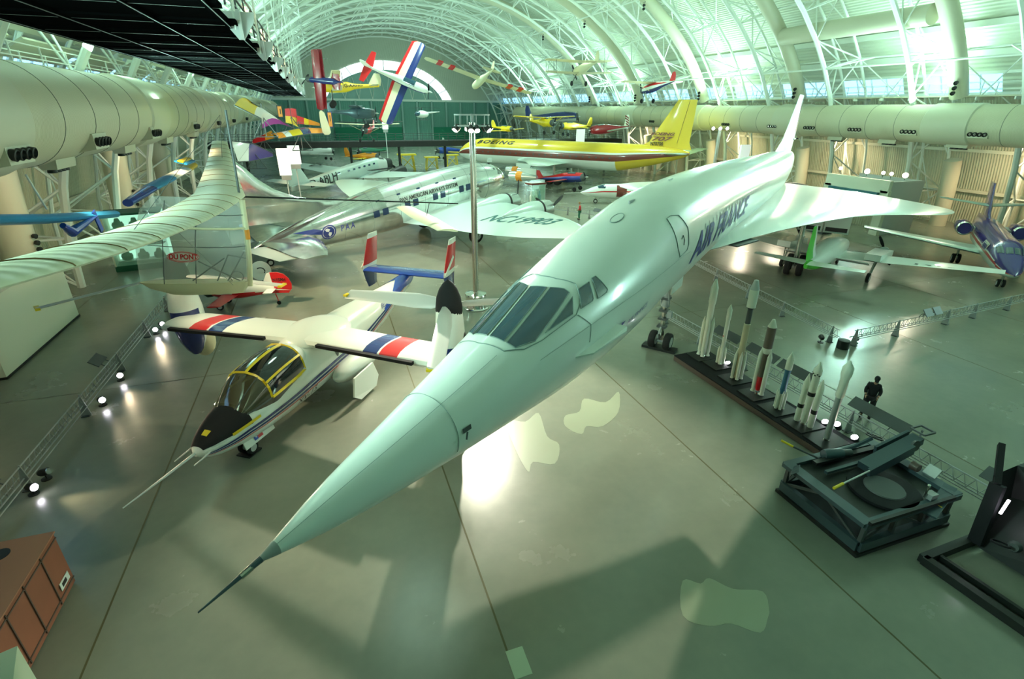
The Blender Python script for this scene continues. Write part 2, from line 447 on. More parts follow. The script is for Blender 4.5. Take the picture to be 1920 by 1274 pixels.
# roof vault and lower walls
def shell(t0, t1, k, a=41.5, h=32, y0=YA, y1=YB, mt='roof_white'):
    m = MB(); P = [arc(a, h, t0+(t1-t0)*i/k) for i in range(k+1)]
    vs = [(x, y, z) for x, z in P for y in (y0, y1)]
    m.add(vs, [(2*i, 2*i+1, 2*i+3, 2*i+2) for i in range(k)], mt); return m
TW0 = math.degrees(math.asin(12.2/32)); TW1 = math.degrees(math.asin(13.9/32))
struct(shell(0, TW0, 8, mt='wall_cream'), 'wall_right', fix=False)
struct(shell(180-TW0, 180, 8, mt='wall_cream'), 'wall_left', fix=False)
struct(shell(TW1, 180-TW1, 60), 'ceiling', fix=False)
for nm, t0, t1 in (('window_1', TW0, TW1), ('window_2', 180-TW1, 180-TW0)):
    m = MB(); (xa, za), (xb, zb) = arc(41.5, 32, t0), arc(41.5, 32, t1)
    sg = 1 if t0 < 90 else -1
    y = -20.0; k = 0
    while y < YB-5:
        m.add([(xa, y, za), (xa, y+6.9, za), (xb, y+6.9, zb), (xb, y, zb)], [(0, 1, 2, 3)], 'sky_window')
        m.add([(xa, y+6.9, za), (xa, y+9, za), (xb, y+9, zb), (xb, y+6.9, zb)], [(0, 1, 2, 3)], 'roof_white')
        for j in range(1, 4): m.beam((xa-.06*sg, y+6.9*j/4, za), (xb-.06*sg, y+6.9*j/4, zb), .08, .12, 'steel_white')
        y += 9
    for z_, x_ in ((za, xa), (zb, xb)): m.beam((x_-.1*sg, -20, z_), (x_-.1*sg, YB, z_), .25, .25, 'steel_white')
    struct(m, nm, fix=False)
# smooth pale band of panels under the clerestory and girts on the walls
for sg, nm in ((1, 5), (-1, 6)):
    m = MB()
    for t in (6, 13, 19): 
        x, z = arc(41.2, 31.8, t if sg > 0 else 180-t); m.beam((x, YA, z), (x, YB, z), .18, .3, 'duct_smooth')
    for t in (29, 33.5): 
        x, z = arc(41.2, 31.8, t if sg > 0 else 180-t); m.beam((x, YA, z), (x, YB, z), .3, .5, 'steel_white')
    struct(m, 'trim_%d' % nm)
# end walls
def archpoly(a, h, y, z0, n=40, cx=XC):
    t0 = math.degrees(math.asin(min(1, z0/h))) if z0 > 0 else 0
    return [(cx+a*math.cos(R(t0+(180-2*t0)*i/n)), y, h*math.sin(R(t0+(180-2*t0)*i/n))) for i in range(n+1)]
m = MB(); m.prism(archpoly(41.6, 32.1, YB+.1, 0), (0, .4, 0), 'roof_white'); struct(m, 'wall_back', False)
m = MB(); m.prism(archpoly(41.6, 32.1, YA-.5, 0), (0, .4, 0), 'end_wall_low'); struct(m, 'wall_front', False)
m = MB()
o_, i_ = [], []
for k in range(49):
    t = R(-4+188*k/48); o_.append((XC+21*math.cos(t), YB-.05, 9.5+14*math.sin(t))); i_.append((XC+18.3*math.cos(t), YB-.05, 9.5+11.6*math.sin(t)))
m.add(o_+i_, [(k, k+1, 49+k+1, 49+k) for k in range(48)], 'end_window')
for k in range(0, 49, 4): m.beam(o_[k], i_[k], .25, .2, 'steel_white')
struct(m, 'window_3', False, fix=False)
m = MB(); m.prism([(x, YB-.12, z) for x, _, z in i_], (0, .1, 0), 'end_panel')
for k in range(-4, 5):
    m.tube((XC+k*4, YB-.3, 13), (XC+k*4-1.5, YB-.3, 9.5+11*math.sqrt(max(0, 1-((k*4-1.5)/18.3)**2))), .1, 'steel_white', n=5)
    m.tube((XC+k*4, YB-.3, 13), (XC+k*4+1.5, YB-.3, 9.5+11*math.sqrt(max(0, 1-((k*4+1.5)/18.3)**2))), .1, 'steel_white', n=5)
m.box((XC, YB-.5, 12.8), (74, .4, .6), 'steel_white')
m.box((XC, YB-.2, 6.3), (78, .2, 12.6), 'end_wall_low')
for k in range(-8, 9): m.box((XC+k*4.6, YB-.6, 6.3), (.5, .5, 12.6), 'end_panel')
m.box((XC-6, YB-1, 2.6), (20, .3, 5.2), 'green_curtain'); m.box((XC+22, YB-1, 2.6), (16, .3, 5.2), 'green_curtain')
struct(m, 'trim_7', False)
# truss arches
TRY = [2.2+9*k for k in range(20)]
def truss():
    m = MB(); N = 30
    ia = [arc(36, 29.4, 180*i/N) for i in range(N+1)]
    oa = [arc(39.6, 31.4, 180*i/N) for i in range(N+1)]
    m.path([(x, 0, z) for x, z in ia], .23, 'steel_white', n=7)
    for s in (-1.3, 1.3): m.path([(x, s, z) for x, z in oa], .14, 'steel_white', n=6)
    for i in range(0, N+1, 1):
        xi, zi = ia[i]; 
        for s in (-1.3, 1.3):
            if i % 2: m.tube((xi, 0, zi), (oa[i][0], s, oa[i][1]), .075, 'steel_white', n=5, caps=False)
            else:
                for j in (i-1, i+1):
                    if 0 <= j <= N: m.tube((xi, 0, zi), (oa[j][0], s, oa[j][1]), .075, 'steel_white', n=5, caps=False)
        if i % 2: m.tube((oa[i][0], -1.3, oa[i][1]), (oa[i][0], 1.3, oa[i][1]), .07, 'steel_white', n=5, caps=False)
        elif i+2 <= N: m.tube((oa[i][0], -1.3, oa[i][1]), (oa[i+2][0], 1.3, oa[i+2][1]), .06, 'steel_white', n=5, caps=False)
    return m
t0 = truss().build('trim_8'); t0['kind'] = 'structure'; t0.location = (0, TRY[0], 0)
nn = 9
for y in TRY[1:]:
    c = t0.copy(); COL.objects.link(c); c.location = (0, y, 0); c.name = 'trim_%d' % nn; nn += 1
# purlins and cross bracing, one bay, repeated
m = MB()
for t in range(18, 163, 12):
    x, z = arc(39.6, 31.4, t); m.tube((x, 1.3, z), (x, 7.7, z), .09, 'steel_white', n=5, caps=False)
    x2, z2 = arc(36, 29.4, t)
    m.tube((x2, 0, z2), (x, 3.0, z), .07, 'steel_white', n=5, caps=False); m.tube((x2, 9, z2), (x, 6.0, z), .07, 'steel_white', n=5, caps=False)
    if t < 162 and (t//12) % 2:
        x3, z3 = arc(39.6, 31.4, t+12)
        m.tube((x, 1.3, z), (x3, 7.7, z3), .06, 'steel_white', n=5, caps=False); m.tube((x, 7.7, z), (x3, 1.3, z3), .06, 'steel_white', n=5, caps=False)
    if t in (30, 54, 78, 102, 126, 150):
        m.tube((x2, 0, z2), (x2, 9, z2), .1, 'steel_white', n=6, caps=False)
t1 = m.build('trim_%d' % nn); t1['kind'] = 'structure'; t1.location = (0, TRY[0], 0); nn += 1
for y in TRY[1:-1]:
    c = t1.copy(); COL.objects.link(c); c.location = (0, y, 0); c.name = 'trim_%d' % nn; nn += 1
# service catwalks along both clerestories
for sg in (1, -1):
    m = MB(); X = XC+sg*36.4 if sg > 0 else -13.2
    w_ = 2.0
    m.box((X, 76, 11.95), (w_, 200, .12), 'duct_smooth')
    for y in range(-20, 172, 3):
        for xx in (X-w_/2, X+w_/2): m.box((xx, y, 12.55), (.06, .06, 1.1), 'steel_white')
        m.beam((X-w_/2-.4*sg, y, 11.75), (X+w_/2, y, 11.75), .12, .25, 'steel_white')
    for xx in (X-w_/2, X+w_/2):
        for z in (12.5, 13.05): m.box((xx, 76, z), (.05, 200, .05), 'steel_white')
    if sg < 0:
        for y in range(14, 150, 9):   # pale slanted panels between the trusses over the left duct
            for z in (13.3, 14.6): m.box((-14.6+.5*(z-13.3), y, z), (1.6, 7.6, .12), 'duct_smooth', Matrix.Rotation(R(-30), 3, 'Y'))
    struct(m, 'trim_%d' % nn); nn += 1
# big round air ducts, one thing each side
def duct(X, z, r, label, y0, y1):
    t = thing('air_duct', label, 'air duct', (X, 0, z))
    b = MB(); b.tube((0, y0, 0), (0, y1, 0), r, 'duct_cream', n=48); b.build('duct_tube', t)
    y = y0+1.5; kk = 0
    while y < min(y1, 110):
        s = MB(); s.lathe([(r, -.02), (r+.015, -.02), (r+.015, .02), (r, .02)], 'seam_dark', (0, y, 0), (0, 1, 0), 48, caps=False)
        s.build('seam', t)
        if kk % 6 == 3:
            s = MB(); s.lathe([(r, -2), (r+.1, -1.9), (r+.1, 1.9), (r, 2)], 'duct_smooth', (0, y+1.5, 0), (0, 1, 0), 48, caps=False)
            s.build('collar', t)
        y += 3; kk += 1
    return t
DL = duct(-10.5, 10.2, 1.8, 'wide cream ribbed air duct running along the left side under the dark walkway', -10, 150)
DR = duct(54.1, 9.6, 1.65, 'long cream air duct running along the right wall behind the yellow tail fin', 4, 150)
def lampbox(side, y, z, X, par, under=False):
    b = MB(); sx = 1 if side < 0 else -1
    if under: b.prism([(-.35, -.9, .25), (.35, -.9, .25), (.25, -.75, -.12), (-.25, -.75, -.12)], (0, 1.8, 0), 'duct_smooth')
    else: b.prism([(-.75*sx, -.78, .42), (.05*sx, -.78, .30), (.05*sx, -.78, -.30), (-.6*sx, -.78, -.42)], (0, 1.56, 0), 'duct_smooth')
    t = b.build('lamp_box', par, False); t.location = (X-par.location.x, y, z-par.location.z)
    for k in range(4):
        c = MB(); yy = -.56+k*.375
        if under:
            c.lathe([(.15, 0), (.17, -.13), (.14, -.15), (.10, -.04)], 'black', (0, yy, -.1), (0, 0, 1), 14)
            c.lathe([(.09, 0), (.1, .03)], 'chrome', (0, yy, -.2), (0, 0, 1), 12)
        else:
            c.lathe([(.17, 0), (.18, .16), (.15, .18), (.12, .05)], 'black', (.04*sx, yy, 0), (sx, 0, -.25), 14)
            c.lathe([(.09, 0), (.1, .03)], 'chrome', Vector((.06*sx, yy, 0))+Vector((sx, 0, -.25)).normalized()*.07, (sx, 0, -.25), 12)
        c.build('lamp', t)
for y in (20.8, 27.7, 36.2, 47.5, 57.8, 67.8, 80): lampbox(-1, y, 9.15, -8.85, DL)
for y in (26.1, 34.3, 43.0, 52): lampbox(-1, y, 8.35, -10.0, DL, True)
for y in (31.1, 37.0, 42.6, 48.3, 53.8, 62.1, 71, 80): lampbox(1, y, 8.9, 52.65, DR)
for y in (33, 39.5, 45.5, 51.5): lampbox(1, y, 7.8, 53.9, DR, True)
ORD = ['nearest', 'second nearest', 'third nearest', 'fourth nearest', 'fifth nearest', 'sixth nearest', 'seventh nearest', 'eighth nearest']
def riser(y, k):
    t = thing('riser_duct', 'round cream duct climbing the vaulted right wall, %s of its row' % ORD[k], 'air duct', (0, y, 0), group='round ducts climbing the right wall')
    for a0, a1 in ((0, 14), (23, 80)):
        b = MB(); b.path([(arc(38.3, 30.6, a)[0], 0, arc(38.3, 30.6, a)[1]) for a in range(a0, a1, 3)], .72, 'duct_smooth', n=18); b.build('riser_tube', t)
    for a in (25, 52):
        x, z = arc(37.4, 29.8, a); c = MB()
        for j in (-1, 0, 1): c.lathe([(.16, 0), (.18, .2), (.12, .1)], 'black', (x, -.3, z+j*.42), (-1, -.3, -.3), 12)
        c.build('lamp_cluster', t)
for k, y in enumerate((17.8, 35.6, 53.5, 71.3, 89.1, 107)): riser(y, k)
def riserL(y, k):
    t = thing('standing_duct', 'round cream duct standing by the left wall under long duct, %s of its row' % ORD[k], 'air duct', (0, y, 0), group='round ducts by the left wall')
    b = MB(); b.path([(-16.3+.006*z*z, 0, z) for z in (0, 3, 6, 9, 12)], .85, 'duct_smooth', n=18); b.build('riser_tube', t)
    b = MB()
    for j in range(4): b.lathe([(.12, 0), (.14, .15), (.1, .16)], 'black', (-15.3, -.2, 3+j*.36), (1, -.3, -.2), 10)
    b.build('lamp_cluster', t)
for k, y in enumerate((34.6, 52, 66)): riserL(y, k)
t = thing('branch_duct', 'horizontal round duct crossing high between two riser ducts at upper right', 'air duct', (50.6, 44.6, 18.2))
b = MB(); b.tube((0, -8.1, 0), (0, 8.1, 0), .85, 'duct_smooth', n=20); b.build('duct_tube', t)
# ---------------- overhead walkway on the left
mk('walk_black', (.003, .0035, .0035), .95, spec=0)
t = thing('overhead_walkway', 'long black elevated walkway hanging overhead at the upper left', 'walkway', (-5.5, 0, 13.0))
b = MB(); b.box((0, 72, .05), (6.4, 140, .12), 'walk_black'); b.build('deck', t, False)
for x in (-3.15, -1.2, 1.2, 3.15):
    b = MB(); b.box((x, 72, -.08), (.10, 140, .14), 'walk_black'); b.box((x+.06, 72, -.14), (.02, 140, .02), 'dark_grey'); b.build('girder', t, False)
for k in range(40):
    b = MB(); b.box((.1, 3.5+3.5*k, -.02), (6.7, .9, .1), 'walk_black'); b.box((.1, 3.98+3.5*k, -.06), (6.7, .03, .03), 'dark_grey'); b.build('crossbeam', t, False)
for x, nm in ((3.2, 'right'), (-3.2, 'left')):
    b = MB()
    for z in (1.6, 1.1, .8): b.box((x, 72, z), (.06, 140, .05), 'dark_grey')
    b.build('handrail', t, False)
    for k in range(47): b = MB(); b.box((x, 3+3*k, 1.05), (.06, .06, 1.2), 'dark_grey'); b.build('railing_post', t, False)
for k in range(16):
    for j in (-.25, .25): b = MB(); b.tube((3.35, 21.5+8.7*k+j, -.2), (3.35, 21.5+8.7*k+j*2.5, 12), .03, 'steel_white', n=5); b.build('hanger_rod', t)
for k in range(12):
    b = MB(); y = 21.5+8.7*k
    b.prism([(3.45, y-.5, .35), (3.45, y+.5, .35), (3.45, y+.45, .05), (3.45, y+.08, -.45), (3.45, y-.08, -.45), (3.45, y-.45, .05)], (.1, 0, 0), 'light_grey')
    b.prism([(2.95, y, .35), (3.95, y, .35), (3.9, y, .05), (3.53, y, -.45), (3.37, y, -.45), (3.0, y, .05)], (0, .1, 0), 'light_grey')
    b.build('bracket_plate', t, False)
mk('glow_panel', (1, .8, .5), .4, emit=(1.0, 0.72, 0.38), es=1.6)
for k in range(14):
    for j in range(3): b = MB(); b.box((3.0, 20.6+8.7*k+j*.9, 1.25), (.05, .35, .9), 'glow_panel'); b.build('lit_panel', t, False)
# ---------------- far bridge
t = thing('far_bridge', 'dark raised bridge crossing the hall behind the yellow airliner', 'walkway', (XC, 96, 5.0))
b = MB(); b.box((-1, 0, 0), (72, 4, .9), 'black'); b.build('deck', t, False)
b = MB()
for z in (.9, 1.3, 1.65): b.box((-1, -1.95, z), (72, .06, .05), 'dark_grey')
for k in range(49): b.box((-37+1.5*k, -1.95, 1.05), (.06, .06, 1.2), 'dark_grey')
b.build('railing', t, False)
for k, x in enumerate((-32, -24, -16, -8, 0, 8, 16, 24, 32)):
    b = MB(); b.tube((x, -1.2, -5), (x, -1.2, -.4), .22, 'black', n=10); b.build('column', t)
# ================================================================ SUPERSONIC AIRLINER
cs = thing('supersonic_airliner', 'huge white needle-nosed delta-wing supersonic airliner pointing at the lower left', 'airplane', (-2.37, 5.87, 0), (0, 0, R(-142)))
SS = [0.9, 1.3, 2.2, 4.2, 6.5, 9.5, 13, 17, 25, 45, 52, 58, 61.6]
SW = [.03, .14, .36, .70, 1.05, 1.43, 1.64, 1.71, 1.66, 1.50, 1.15, .6, .12]
HF = [1, 1, 1, 1, 1.02, 1.12, 1.2, 1.22, 1.2, 1.15, 1.15, 1.2, 1.3]
SZ = [4.42, 4.43, 4.47, 4.58, 4.76, 5.06, 5.45, 5.9, 6.1, 5.85, 6.0, 6.3, 6.5]
CF = Fus(SS, SW, [a*b for a, b in zip(SW, HF)], SZ)
b = MB(); CF.mesh(b, 'concorde_white', n=56, step=.5); fus = b.build('fuselage', cs)
b = MB(); b.path([(0, 0, 4.30), (-.5, 0, 4.36), (-.95, 0, 4.42)], [.012, .03, .055], 'gun_grey', n=10)
b.path([(-.62, 0, 4.37), (-.8, 0, 4.395)], [.05, .05], 'steel', n=10); b.build('pitot_probe', cs)
b = MB(); CF.mesh(b, 'mid_grey', n=24, step=.1, s0=.89, s1=1.2); 
b.v = [(x, y*1.05, (z-4.42)*1.05+4.42) for x, y, z in b.v]; b.build('probe_collar', cs)
# visor and cockpit glazing
panes = [
 [(6.96, 127), (8.95, 131), (9.07, 115.4), (6.74, 111)],
 [(6.75, 107.3), (9.0, 112.4), (8.78, 97.7), (6.74, 90.4)],
 [(6.74, 86.5), (8.75, 94), (8.9, 78.0), (6.79, 68.5)],
 [(6.81, 65), (8.94, 75.1), (9.18, 63.8), (9.21, 57.6), (7.41, 45.0), (6.87, 53.8)],
 [(7.79, 44.0), (9.18, 52.6), (8.84, 39.9)],
 [(9.5, 54.2), (10.02, 52.4), (9.79, 37.8), (9.71, 36.6), (9.19, 38.5)],
 [(10.18, 53.1), (10.36, 52.2), (10.49, 35.3), (10.4, 33.6), (9.96, 34.7)],
 [(7.79, 140), (9.18, 131.4), (8.84, 144.1)],
 [(9.5, 129.8), (10.02, 131.6), (9.79, 146.2), (9.71, 147.4), (9.19, 145.5)],
 [(10.18, 130.9), (10.36, 131.8), (10.49, 148.7), (10.4, 150.4), (9.96, 149.3)]]
for p in panes:
    b = MB(); CF.poly(b, p, 'glass_dark', .02); o = b.build('cockpit_window', cs, fix=False)
    c = MB(); CF.line(c, p, .012, 'panel_line', .022, closed=True, k=6); c.build('window_seal', o)
b = MB()
CF.line(b, [(6.55, 128), (6.45, 92), (6.6, 60), (7.05, 46), (7.6, 40.5), (8.95, 37), (9.35, 44), (9.6, 60), (9.35, 78), (9.3, 94), (9.45, 108), (9.3, 130)], .012, 'panel_line', k=8)
CF.line(b, [(9.0, 36), (9.35, 20), (9.2, 5)], .008, 'panel_line'); CF.line(b, [(4.66, 180-5*i) for i in range(41)], .008, 'panel_line', k=2)
CF.line(b, [(1.2, 62), (6.4, 62)], .005, 'panel_line', k=20)
CF.line(b, [(7.3, 25), (12, 12), (17, 0)], .005, 'panel_line', k=12)
b.build('panel_seams', cs)
b = MB(); D = [(15.34, 46.5), (15.7, 46.5), (16.28, 41.8), (16.5, 34), (16.7, 25.3), (16.59, 9.2), (16.4, 5), (15.64, 5.1), (15.45, 15), (15.4, 30.5)]
CF.line(b, D, .014, 'panel_line', closed=True); o = b.build('passenger_door', cs)
b = MB(); CF.line(b, [(15.9, 20), (16.1, 22), (16.15, 17), (16.05, 13)], .015, 'dark_grey'); b.build('door_handle', o)
b = MB(); E_ = [(13.39+.42*math.cos(2*PI*i/16), 83+5*math.sin(2*PI*i/16)) for i in range(16)]
CF.line(b, E_, .02, 'panel_line', closed=True, k=2); CF.poly(b, E_, 'concorde_white', .015, k=2); b.build('roof_hatch', cs)
b = MB(); b.box(CF.pt(14.95, 88), (.5, .04, .12), 'mid_grey'); b.box(CF.pt(19, 88), (.5, .04, .1), 'light_grey'); b.build('blade_antenna', cs, False)
b = MB(); CF.patch(b, [(4.78, 14), (5.0, 14), (5.0, 7), (4.78, 7)], 'dark_grey', .02); p = CF.pt(4.85, 8, .06)
b.path([p, p+Vector((.1, .05, -.1))], .02, 'dark_grey'); b.build('air_sensor', cs)
for s_ in (0, 180):
    sg = 1 if s_ == 0 else -1
    b = MB(); q = [CF.pt(8.35, 0 if sg > 0 else 180), CF.pt(10.7, -2 if sg > 0 else 182)]
    b.prism([q[0]-Vector((0, .1*sg, 0)), q[0]+Vector((-.7, .30*sg, 0)), q[1]+Vector((.35, .42*sg, .02)), q[1]+Vector((0, .3*sg, 0)), q[1]-Vector((0, .1*sg, 0))], (0, 0, .05), 'concorde_white')
    b.build('nose_strake', cs, False)
for k in range(30):
    b = MB(); q = 18.9+.62*k; CF.patch(b, [(q, 16), (q+.14, 16), (q+.14, 10), (q, 10)], 'mid_grey', .01, 2); b.build('cabin_window', cs, fix=False)
txt = text_on(lambda u, v: CF.pt(17.2+u, -3+math.degrees(v/2.05), .02), 'AIR FRANCE', 1.35, 'lettering_blue', cs, xs=1.42, shear=.45, bold=.028, align='LEFT', cuts=3)
text_on(lambda u, v: CF.pt(11.4+u, -9+math.degrees(v/1.9), .02), 'AIR FRANCE', .2, 'lettering_blue', cs, xs=1.3, shear=.3, align='LEFT', cuts=1)
b = MB(); CF.poly(b, [(11.0, -3.5), (11.25, -4.5), (10.95, -8)], 'lettering_blue', .02); b.build('airline_emblem', cs, fix=False)
# wings
WS = [(0.2, 23.2, 54.6), (0.9, 24.0, 54.5), (1.5, 26.0, 54.3), (2.1, 28.0, 54.1), (3.1, 31.0, 53.8), (4.0, 33.3, 53.5), (5.2, 36.1, 53.1), (6.6, 38.9, 52.5), (8.2, 41.0, 51.4), (9.6, 42.4, 50.4), (11, 43.6, 49.4), (11.9, 44.6, 48.6), (12.4, 45.6, 47.9), (12.6, 46.4, 47.3)]
for sg in (1, -1):
    b = MB(); sec = []
    for y, a, c in WS:
        tc_ = .030 if y < 6 else .030
        sec.append((-a, y*sg, 4.35-.012*y-.15*max(0, y-7)**1.3*.1, c-a, tc_))
    wing(b, sec, 'concorde_white'); b.build('wing', cs)
    for ey in (4.2, 5.8):
        b = MB(); b.prism([(-39.5, (ey-.75)*sg, 4.1), (-39.5, (ey+.75)*sg, 4.1), (-39.8, (ey+.75)*sg, 2.9), (-39.8, (ey-.75)*sg, 2.9)], (-14, 0, .1), 'white_paint')
        b.box((-39.75, ey*sg, 3.5), (.1, 1.3, .95), 'black'); b.build('engine_nacelle', cs, False)
    b = MB(); b.tube((-39, 3.86*sg, 4), (-39, 3.86*sg, .6), .17, 'steel', n=12); b.tube((-38.2, 3.86*sg, .6), (-39.8, 3.86*sg, .6), .1, 'mid_grey'); g = b.build('main_gear', cs)
    for dx in (-.65, .65):
        for dy in (-.38, .38): wheel(g, (-39+dx, 3.86*sg+dy, .6), .6, .38, sub=False)
b = MB(); b.box((-27.2, 1.95, 4.22), (2.2, .5, .06), 'dark_grey', Matrix.Rotation(R(-18), 3, 'Z')); b.build('leading_edge_vent', cs, False)
b = MB(); wing(b, [(-44.5, 0, 6.9, 15, .012), (-48.6, 0, 7.6, 11.4, .022), (-51.5, 0, 8.4, 8.8, .025), (-57.3, 0, 12.0, 3.4, .03)], 'concorde_white', True); b.build('tail_fin', cs)
b = MB(); b.box((-60.2, 0, 10.2), (.5, .1, 3.0), 'brown_metal', Matrix.Rotation(R(-6), 3, 'Y')); b.box((-59.8, 0, 8.05), (1.2, .3, .1), 'light_grey'); b.build('rudder', cs, False)
# nose gear
b = MB(); gx = -21.0
b.tube((gx, 0, 4.3), (gx, 0, .5), .12, 'steel', n=14); b.tube((gx, 0, 4.0), (gx, 0, 2.2), .19, 'mid_grey', n=14)
b.tube((gx, -.5, .42), (gx, .5, .42), .07, 'mid_grey'); b.tube((gx, 0, 2.4), (gx-2.2, 0, 4.2), .07, 'mid_grey')
b.tube((gx, .15, 2.2), (gx+.9, .3, 4.1), .05, 'mid_grey'); b.tube((gx, -.15, 2.2), (gx+.9, -.3, 4.1), .05, 'mid_grey')
for z in (1.2, 1.6, 2.0, 2.6): b.box((gx+.05, 0, z), (.35, .42, .1), 'dark_grey')
b.path([(gx+.2, 0, 1.2), (gx+.45, 0, .95), (gx+.15, 0, .6)], .05, 'mid_grey'); b.box((gx+.2, .32, 1.9), (.25, .2, .3), 'mid_grey')
g = b.build('nose_gear', cs)
for dy in (-.36, .36): wheel(g, (gx, dy, .45), .43, .30)
b = MB(); b.box((gx, 0, .06), (.55, 1.6, .12), 'black'); b.build('wheel_chock', g, False)
for sg in (-1, 1):
    b = MB(); b.box((gx+.9, .62*sg, 3.75), (1.6, .05, .8), 'white_paint'); b.build('gear_door', cs, False)

# ================================================================ TILTROTOR
def band(F, mb, pts, m, off=.012, n=8):
    # pts: (s, th_low, th_high)
    for p, q in zip(pts, pts[1:]): F.patch(mb, [(p[0], p[2]), (q[0], q[2]), (q[0], q[1]), (p[0], p[1])], m, off, n)
xv = thing('tiltrotor_aircraft', 'white tiltrotor aircraft with yellow-framed cockpit and blue H-shaped tail', 'airplane', (-4.64, 14.57, 0), (0, 0, R(-124.9)), sc=1.15)
XF = Fus([0, .15, .5, 1.1, 2, 3.2, 4.5, 6.5, 8.5, 10.5, 12, 12.7], [.06, .25, .44, .63, .77, .84, .86, .84, .68, .42, .26, .1], [.06, .20, .37, .54, .68, .80, .90, .90, .70, .44, .28, .12],
         [1.08, 1.09, 1.12, 1.18, 1.26, 1.36, 1.48, 1.55, 1.70, 1.92, 2.12, 2.25], 2.3)
b = MB(); XF.mesh(b, 'white_paint', n=48, step=.25); b.build('fuselage', xv)
b = MB(); band(XF, b, [(.1, 30, 150), (.3, 20, 160), (.9, 10, 170), (1.35, 8, 172)], 'black_matte', .012, 14); b.build('anti_glare_panel', xv)
for a, c in ((0, 1), (180, -1)):
    def T(x): return a+c*x
    for nm, m_, base, wd in (('stripe', 'navy', -2, 4.5), ('stripe', 'navy', -9, 4.5), ('stripe', 'red', -15, 2.5)):
        b = MB(); band(XF, b, [(s, T(base-wd/2+dz), T(base+wd/2+dz)) for s, dz in ((.12, -4), (.5, -2), (1.2, 1), (2.5, 0), (4.5, 0), (7, 4), (9, 10), (11, 16), (12.3, 20))], m_); b.build(nm, xv)
    b = MB(); band(XF, b, [(8.8, T(4), T(14)), (10, T(8), T(40)), (11, T(10), T(90)), (12.6, T(-30), T(90))], 'blue', .016); b.build('tail_flash', xv)
text_on(lambda u, v: XF.pt(3.0+u, -24+math.degrees(v/.85), .02), 'XV-15', .3, 'lettering_black', xv, xs=1.2, shear=.2, align='LEFT', cuts=1)
text_on(lambda u, v: XF.pt(8.6+u, 26+math.degrees(v/.6), .02), 'BELL HELICOPTER', .24, 'lettering_blue', xv, xs=1.1, shear=.3, align='LEFT', cuts=1)
# cockpit canopy
KF = Fus([1.05, 1.4, 1.9, 2.4, 3.1, 3.7, 4.3], [.38, .58, .72, .78, .78, .72, .45], [.05, .36, .66, .80, .86, .78, .3], [1.52, 1.54, 1.60, 1.65, 1.70, 1.76, 1.92], 2.4)
mk('tinted_glass', (.065, .055, .028), .06, coat=1.0, alpha=.92)
b = MB(); KF.mesh(b, 'glass_black', n=48, step=.12, mf=lambda s, t: ('tinted_glass' if s < 2.12 else ('glass_black' if s < 3.65 else 'white_paint'))); b.build('canopy', xv)
def frame(pts, r=.045, m='yellow', cl=False):
    b = MB(); KF.line(b, pts, r, m, .0, k=8, closed=cl); b.build('canopy_frame', xv)
frame([(2.12, 4), (2.12, 176)]); frame([(3.65, 4), (3.65, 176)])
frame([(2.12, 90), (3.65, 90)], .05)
for a, c in ((0, 1), (180, -1)):
    frame([(2.12, a+c*38), (3.65, a+c*38)]); frame([(2.12, a+c*3), (3.65, a+c*3)], .05)
    frame([(1.1, a+c*4), (2.12, a+c*3)], .03, 'dark_grey'); frame([(1.12, a+c*60), (2.12, a+c*62)], .022, 'dark_grey')
    b = MB(); band(XF, b, [(2.25, a+c*22, a+c*30), (2.8, a+c*24, a+c*31), (3.4, a+c*24, a+c*30)], 'yellow', .014); b.build('rescue_marking', xv)
    b = MB(); band(XF, b, [(.75, a+c*10, a+c*19), (1.2, a+c*10, a+c*17), (1.6, a+c*10, a+c*16)], 'yellow', .03); b.build('rescue_marking', xv)
b = MB(); XF.patch(b, [(.35, 95), (.5, 95), (.5, 75), (.35, 75)], 'yellow', .02, 2); XF.patch(b, [(5.2, 84), (5.35, 84), (5.35, 74), (5.2, 74)], 'yellow', .02, 2); b.build('lifting_mark', xv)
for s_, y_, L in ((0, 0, 1.95), (.22, .30, .55), (.22, -.30, .55)):
    b = MB(); b.path([(-s_+L, y_*1.0, 1.05), (-s_+L*.45, y_*1.0, 1.07), (-s_-.25, y_*.9, 1.12)], [.012, .022, .03] if y_ else [.014, .03, .04], 'light_grey', n=8); b.build('air_data_boom', xv)
b = MB(); XF.poly(b, [(5.15+.1*math.cos(2*PI*i/14), 16+13*math.sin(2*PI*i/14)) for i in range(14)], 'dark_grey', .015, k=1); b.build('round_vent', xv)
